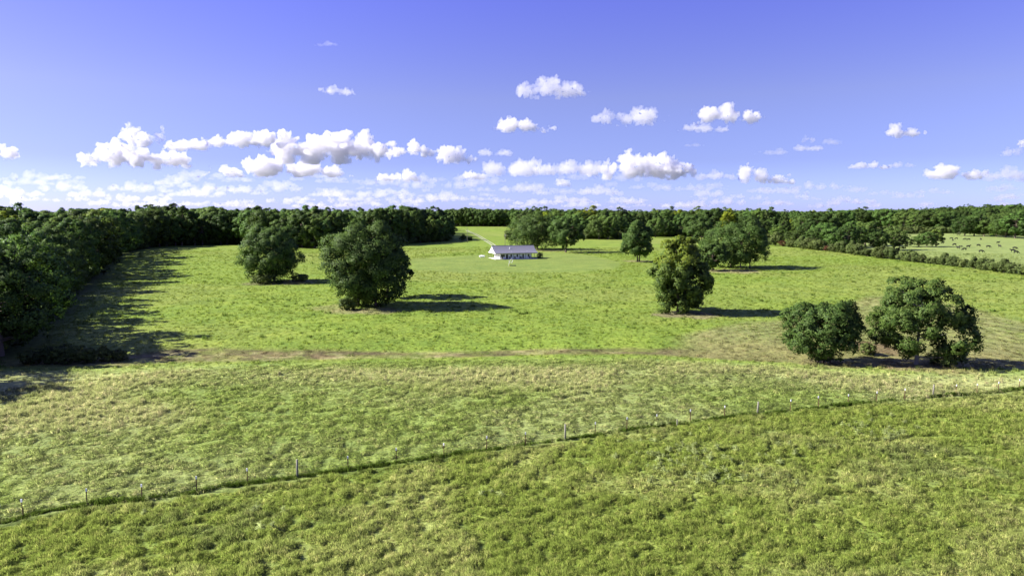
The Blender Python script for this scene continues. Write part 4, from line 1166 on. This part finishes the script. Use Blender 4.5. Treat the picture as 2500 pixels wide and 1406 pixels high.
# rank grass left standing under the fence
fx = []; 
for a_, b_ in zip(pts[:-1], pts[1:]):
    n_ = int((b_ - a_).length * 26)
    t_ = g.random(n_)[:, None]; fx.append(np.array(a_[:2]) * (1 - t_) + np.array(b_[:2]) * t_ + g.normal(size=(n_, 2)) * .17)
fx = np.vstack(fx); fx = fx[np.abs(np.arctan2(fx[:, 0], fx[:, 1])) < .75]
fd = fbm2(fx[:, 0], fx[:, 1], 2.6, 3, 71); fx = fx[fd + g.normal(size=len(fx)) * .12 > .40]
fx = fx + g.normal(size=fx.shape) * .16 * fbm2(fx[:, 0], fx[:, 1], 4, 2, 72)[:, None]
nf = len(fx); fs_ = g.uniform(.5, .95, nf) * (.25 + 1.3 * fbm2(fx[:, 0], fx[:, 1], 3, 3, 77))
scatter('fence_line_grass', np.column_stack([fx, relief(fx[:, 0], fx[:, 1], H(fx[:, 0], fx[:, 1])) - .03]), np.stack([fs_ * .9, fs_ * .9, fs_ * 1.25], 1), np.stack([g.normal(size=nf) * .1, g.normal(size=nf) * .1, g.uniform(0, 6.28, nf)], 1),
        g.integers(0, 3, nf), np.array([[.085, .135, .020]]) * g.uniform(.6, 1.3, (nf, 1)), [o.copy() for o in tprot], 'dark rank grass standing along the foot of the wire fence', 'grass')

# pale weeds in the pasture
def weed(seed):
    g_ = np.random.default_rng(seed); mb = MB()
    for i_ in range(24):
        a_ = g_.uniform(0, 6.28); l_ = g_.uniform(.2, .5); h_ = g_.uniform(.2, .6); w_ = .045
        dx, dy = math.cos(a_), math.sin(a_); b = len(mb.v)
        mb.v += [(0, 0, h_ * .4), (dx * l_ * .5 - dy * w_, dy * l_ * .5 + dx * w_, h_), (dx * l_, dy * l_, h_ * .9), (dx * l_ * .5 + dy * w_, dy * l_ * .5 - dx * w_, h_)]
        mb.f += [(b, b + 3, b + 2, b + 1)]
    mb.tube([(0, 0, 0), (0, 0, .7)], .02, 5)
    m_ = mb.mesh('weed', M['blade'], True)
    v_ = np.array(mb.v); nn = v_ * np.array([.8, .8, 0]) + np.array([0, 0, .6])
    m_.normals_split_custom_set_from_vertices(unit(nn).tolist())
    return m_
wprot = [bpy.data.objects.new('weed_%d' % i_, weed(80 + i_)) for i_ in range(3)]
wp_ = []
for (cx, cy, sx, sy, n_) in [(1640, 1110, 90, 40, 60), (1700, 1160, 120, 40, 50), (2160, 1066, 70, 16, 34), (1600, 1040, 40, 8, 14), (1200, 1215, 30, 8, 8), (2100, 1040, 120, 16, 22), (1900, 1100, 120, 40, 22), (1840, 1150, 80, 40, 16), (620, 1270, 60, 50, 8), (350, 1240, 50, 30, 5)]:
    for _ in range(int(n_ * .7)):
        p = at(cx + g.normal() * sx * .6, cy + g.normal() * sy * .6); wp_.append(p[:])
wp_ = np.array(wp_); nw = len(wp_); ws = g.uniform(.6, 1.25, nw)
wp_[:, 2] = relief(wp_[:, 0], wp_[:, 1], wp_[:, 2])
scatter('pale_weeds', wp_, np.stack([ws] * 3, 1), np.stack([0 * ws, 0 * ws, g.uniform(0, 6.28, nw)], 1), g.integers(0, 3, nw), np.array([[.25, .30, .11]]) * g.uniform(.7, 1.2, (nw, 1)), wprot, 'pale grey-green weeds in the pasture below the fence', 'weeds')
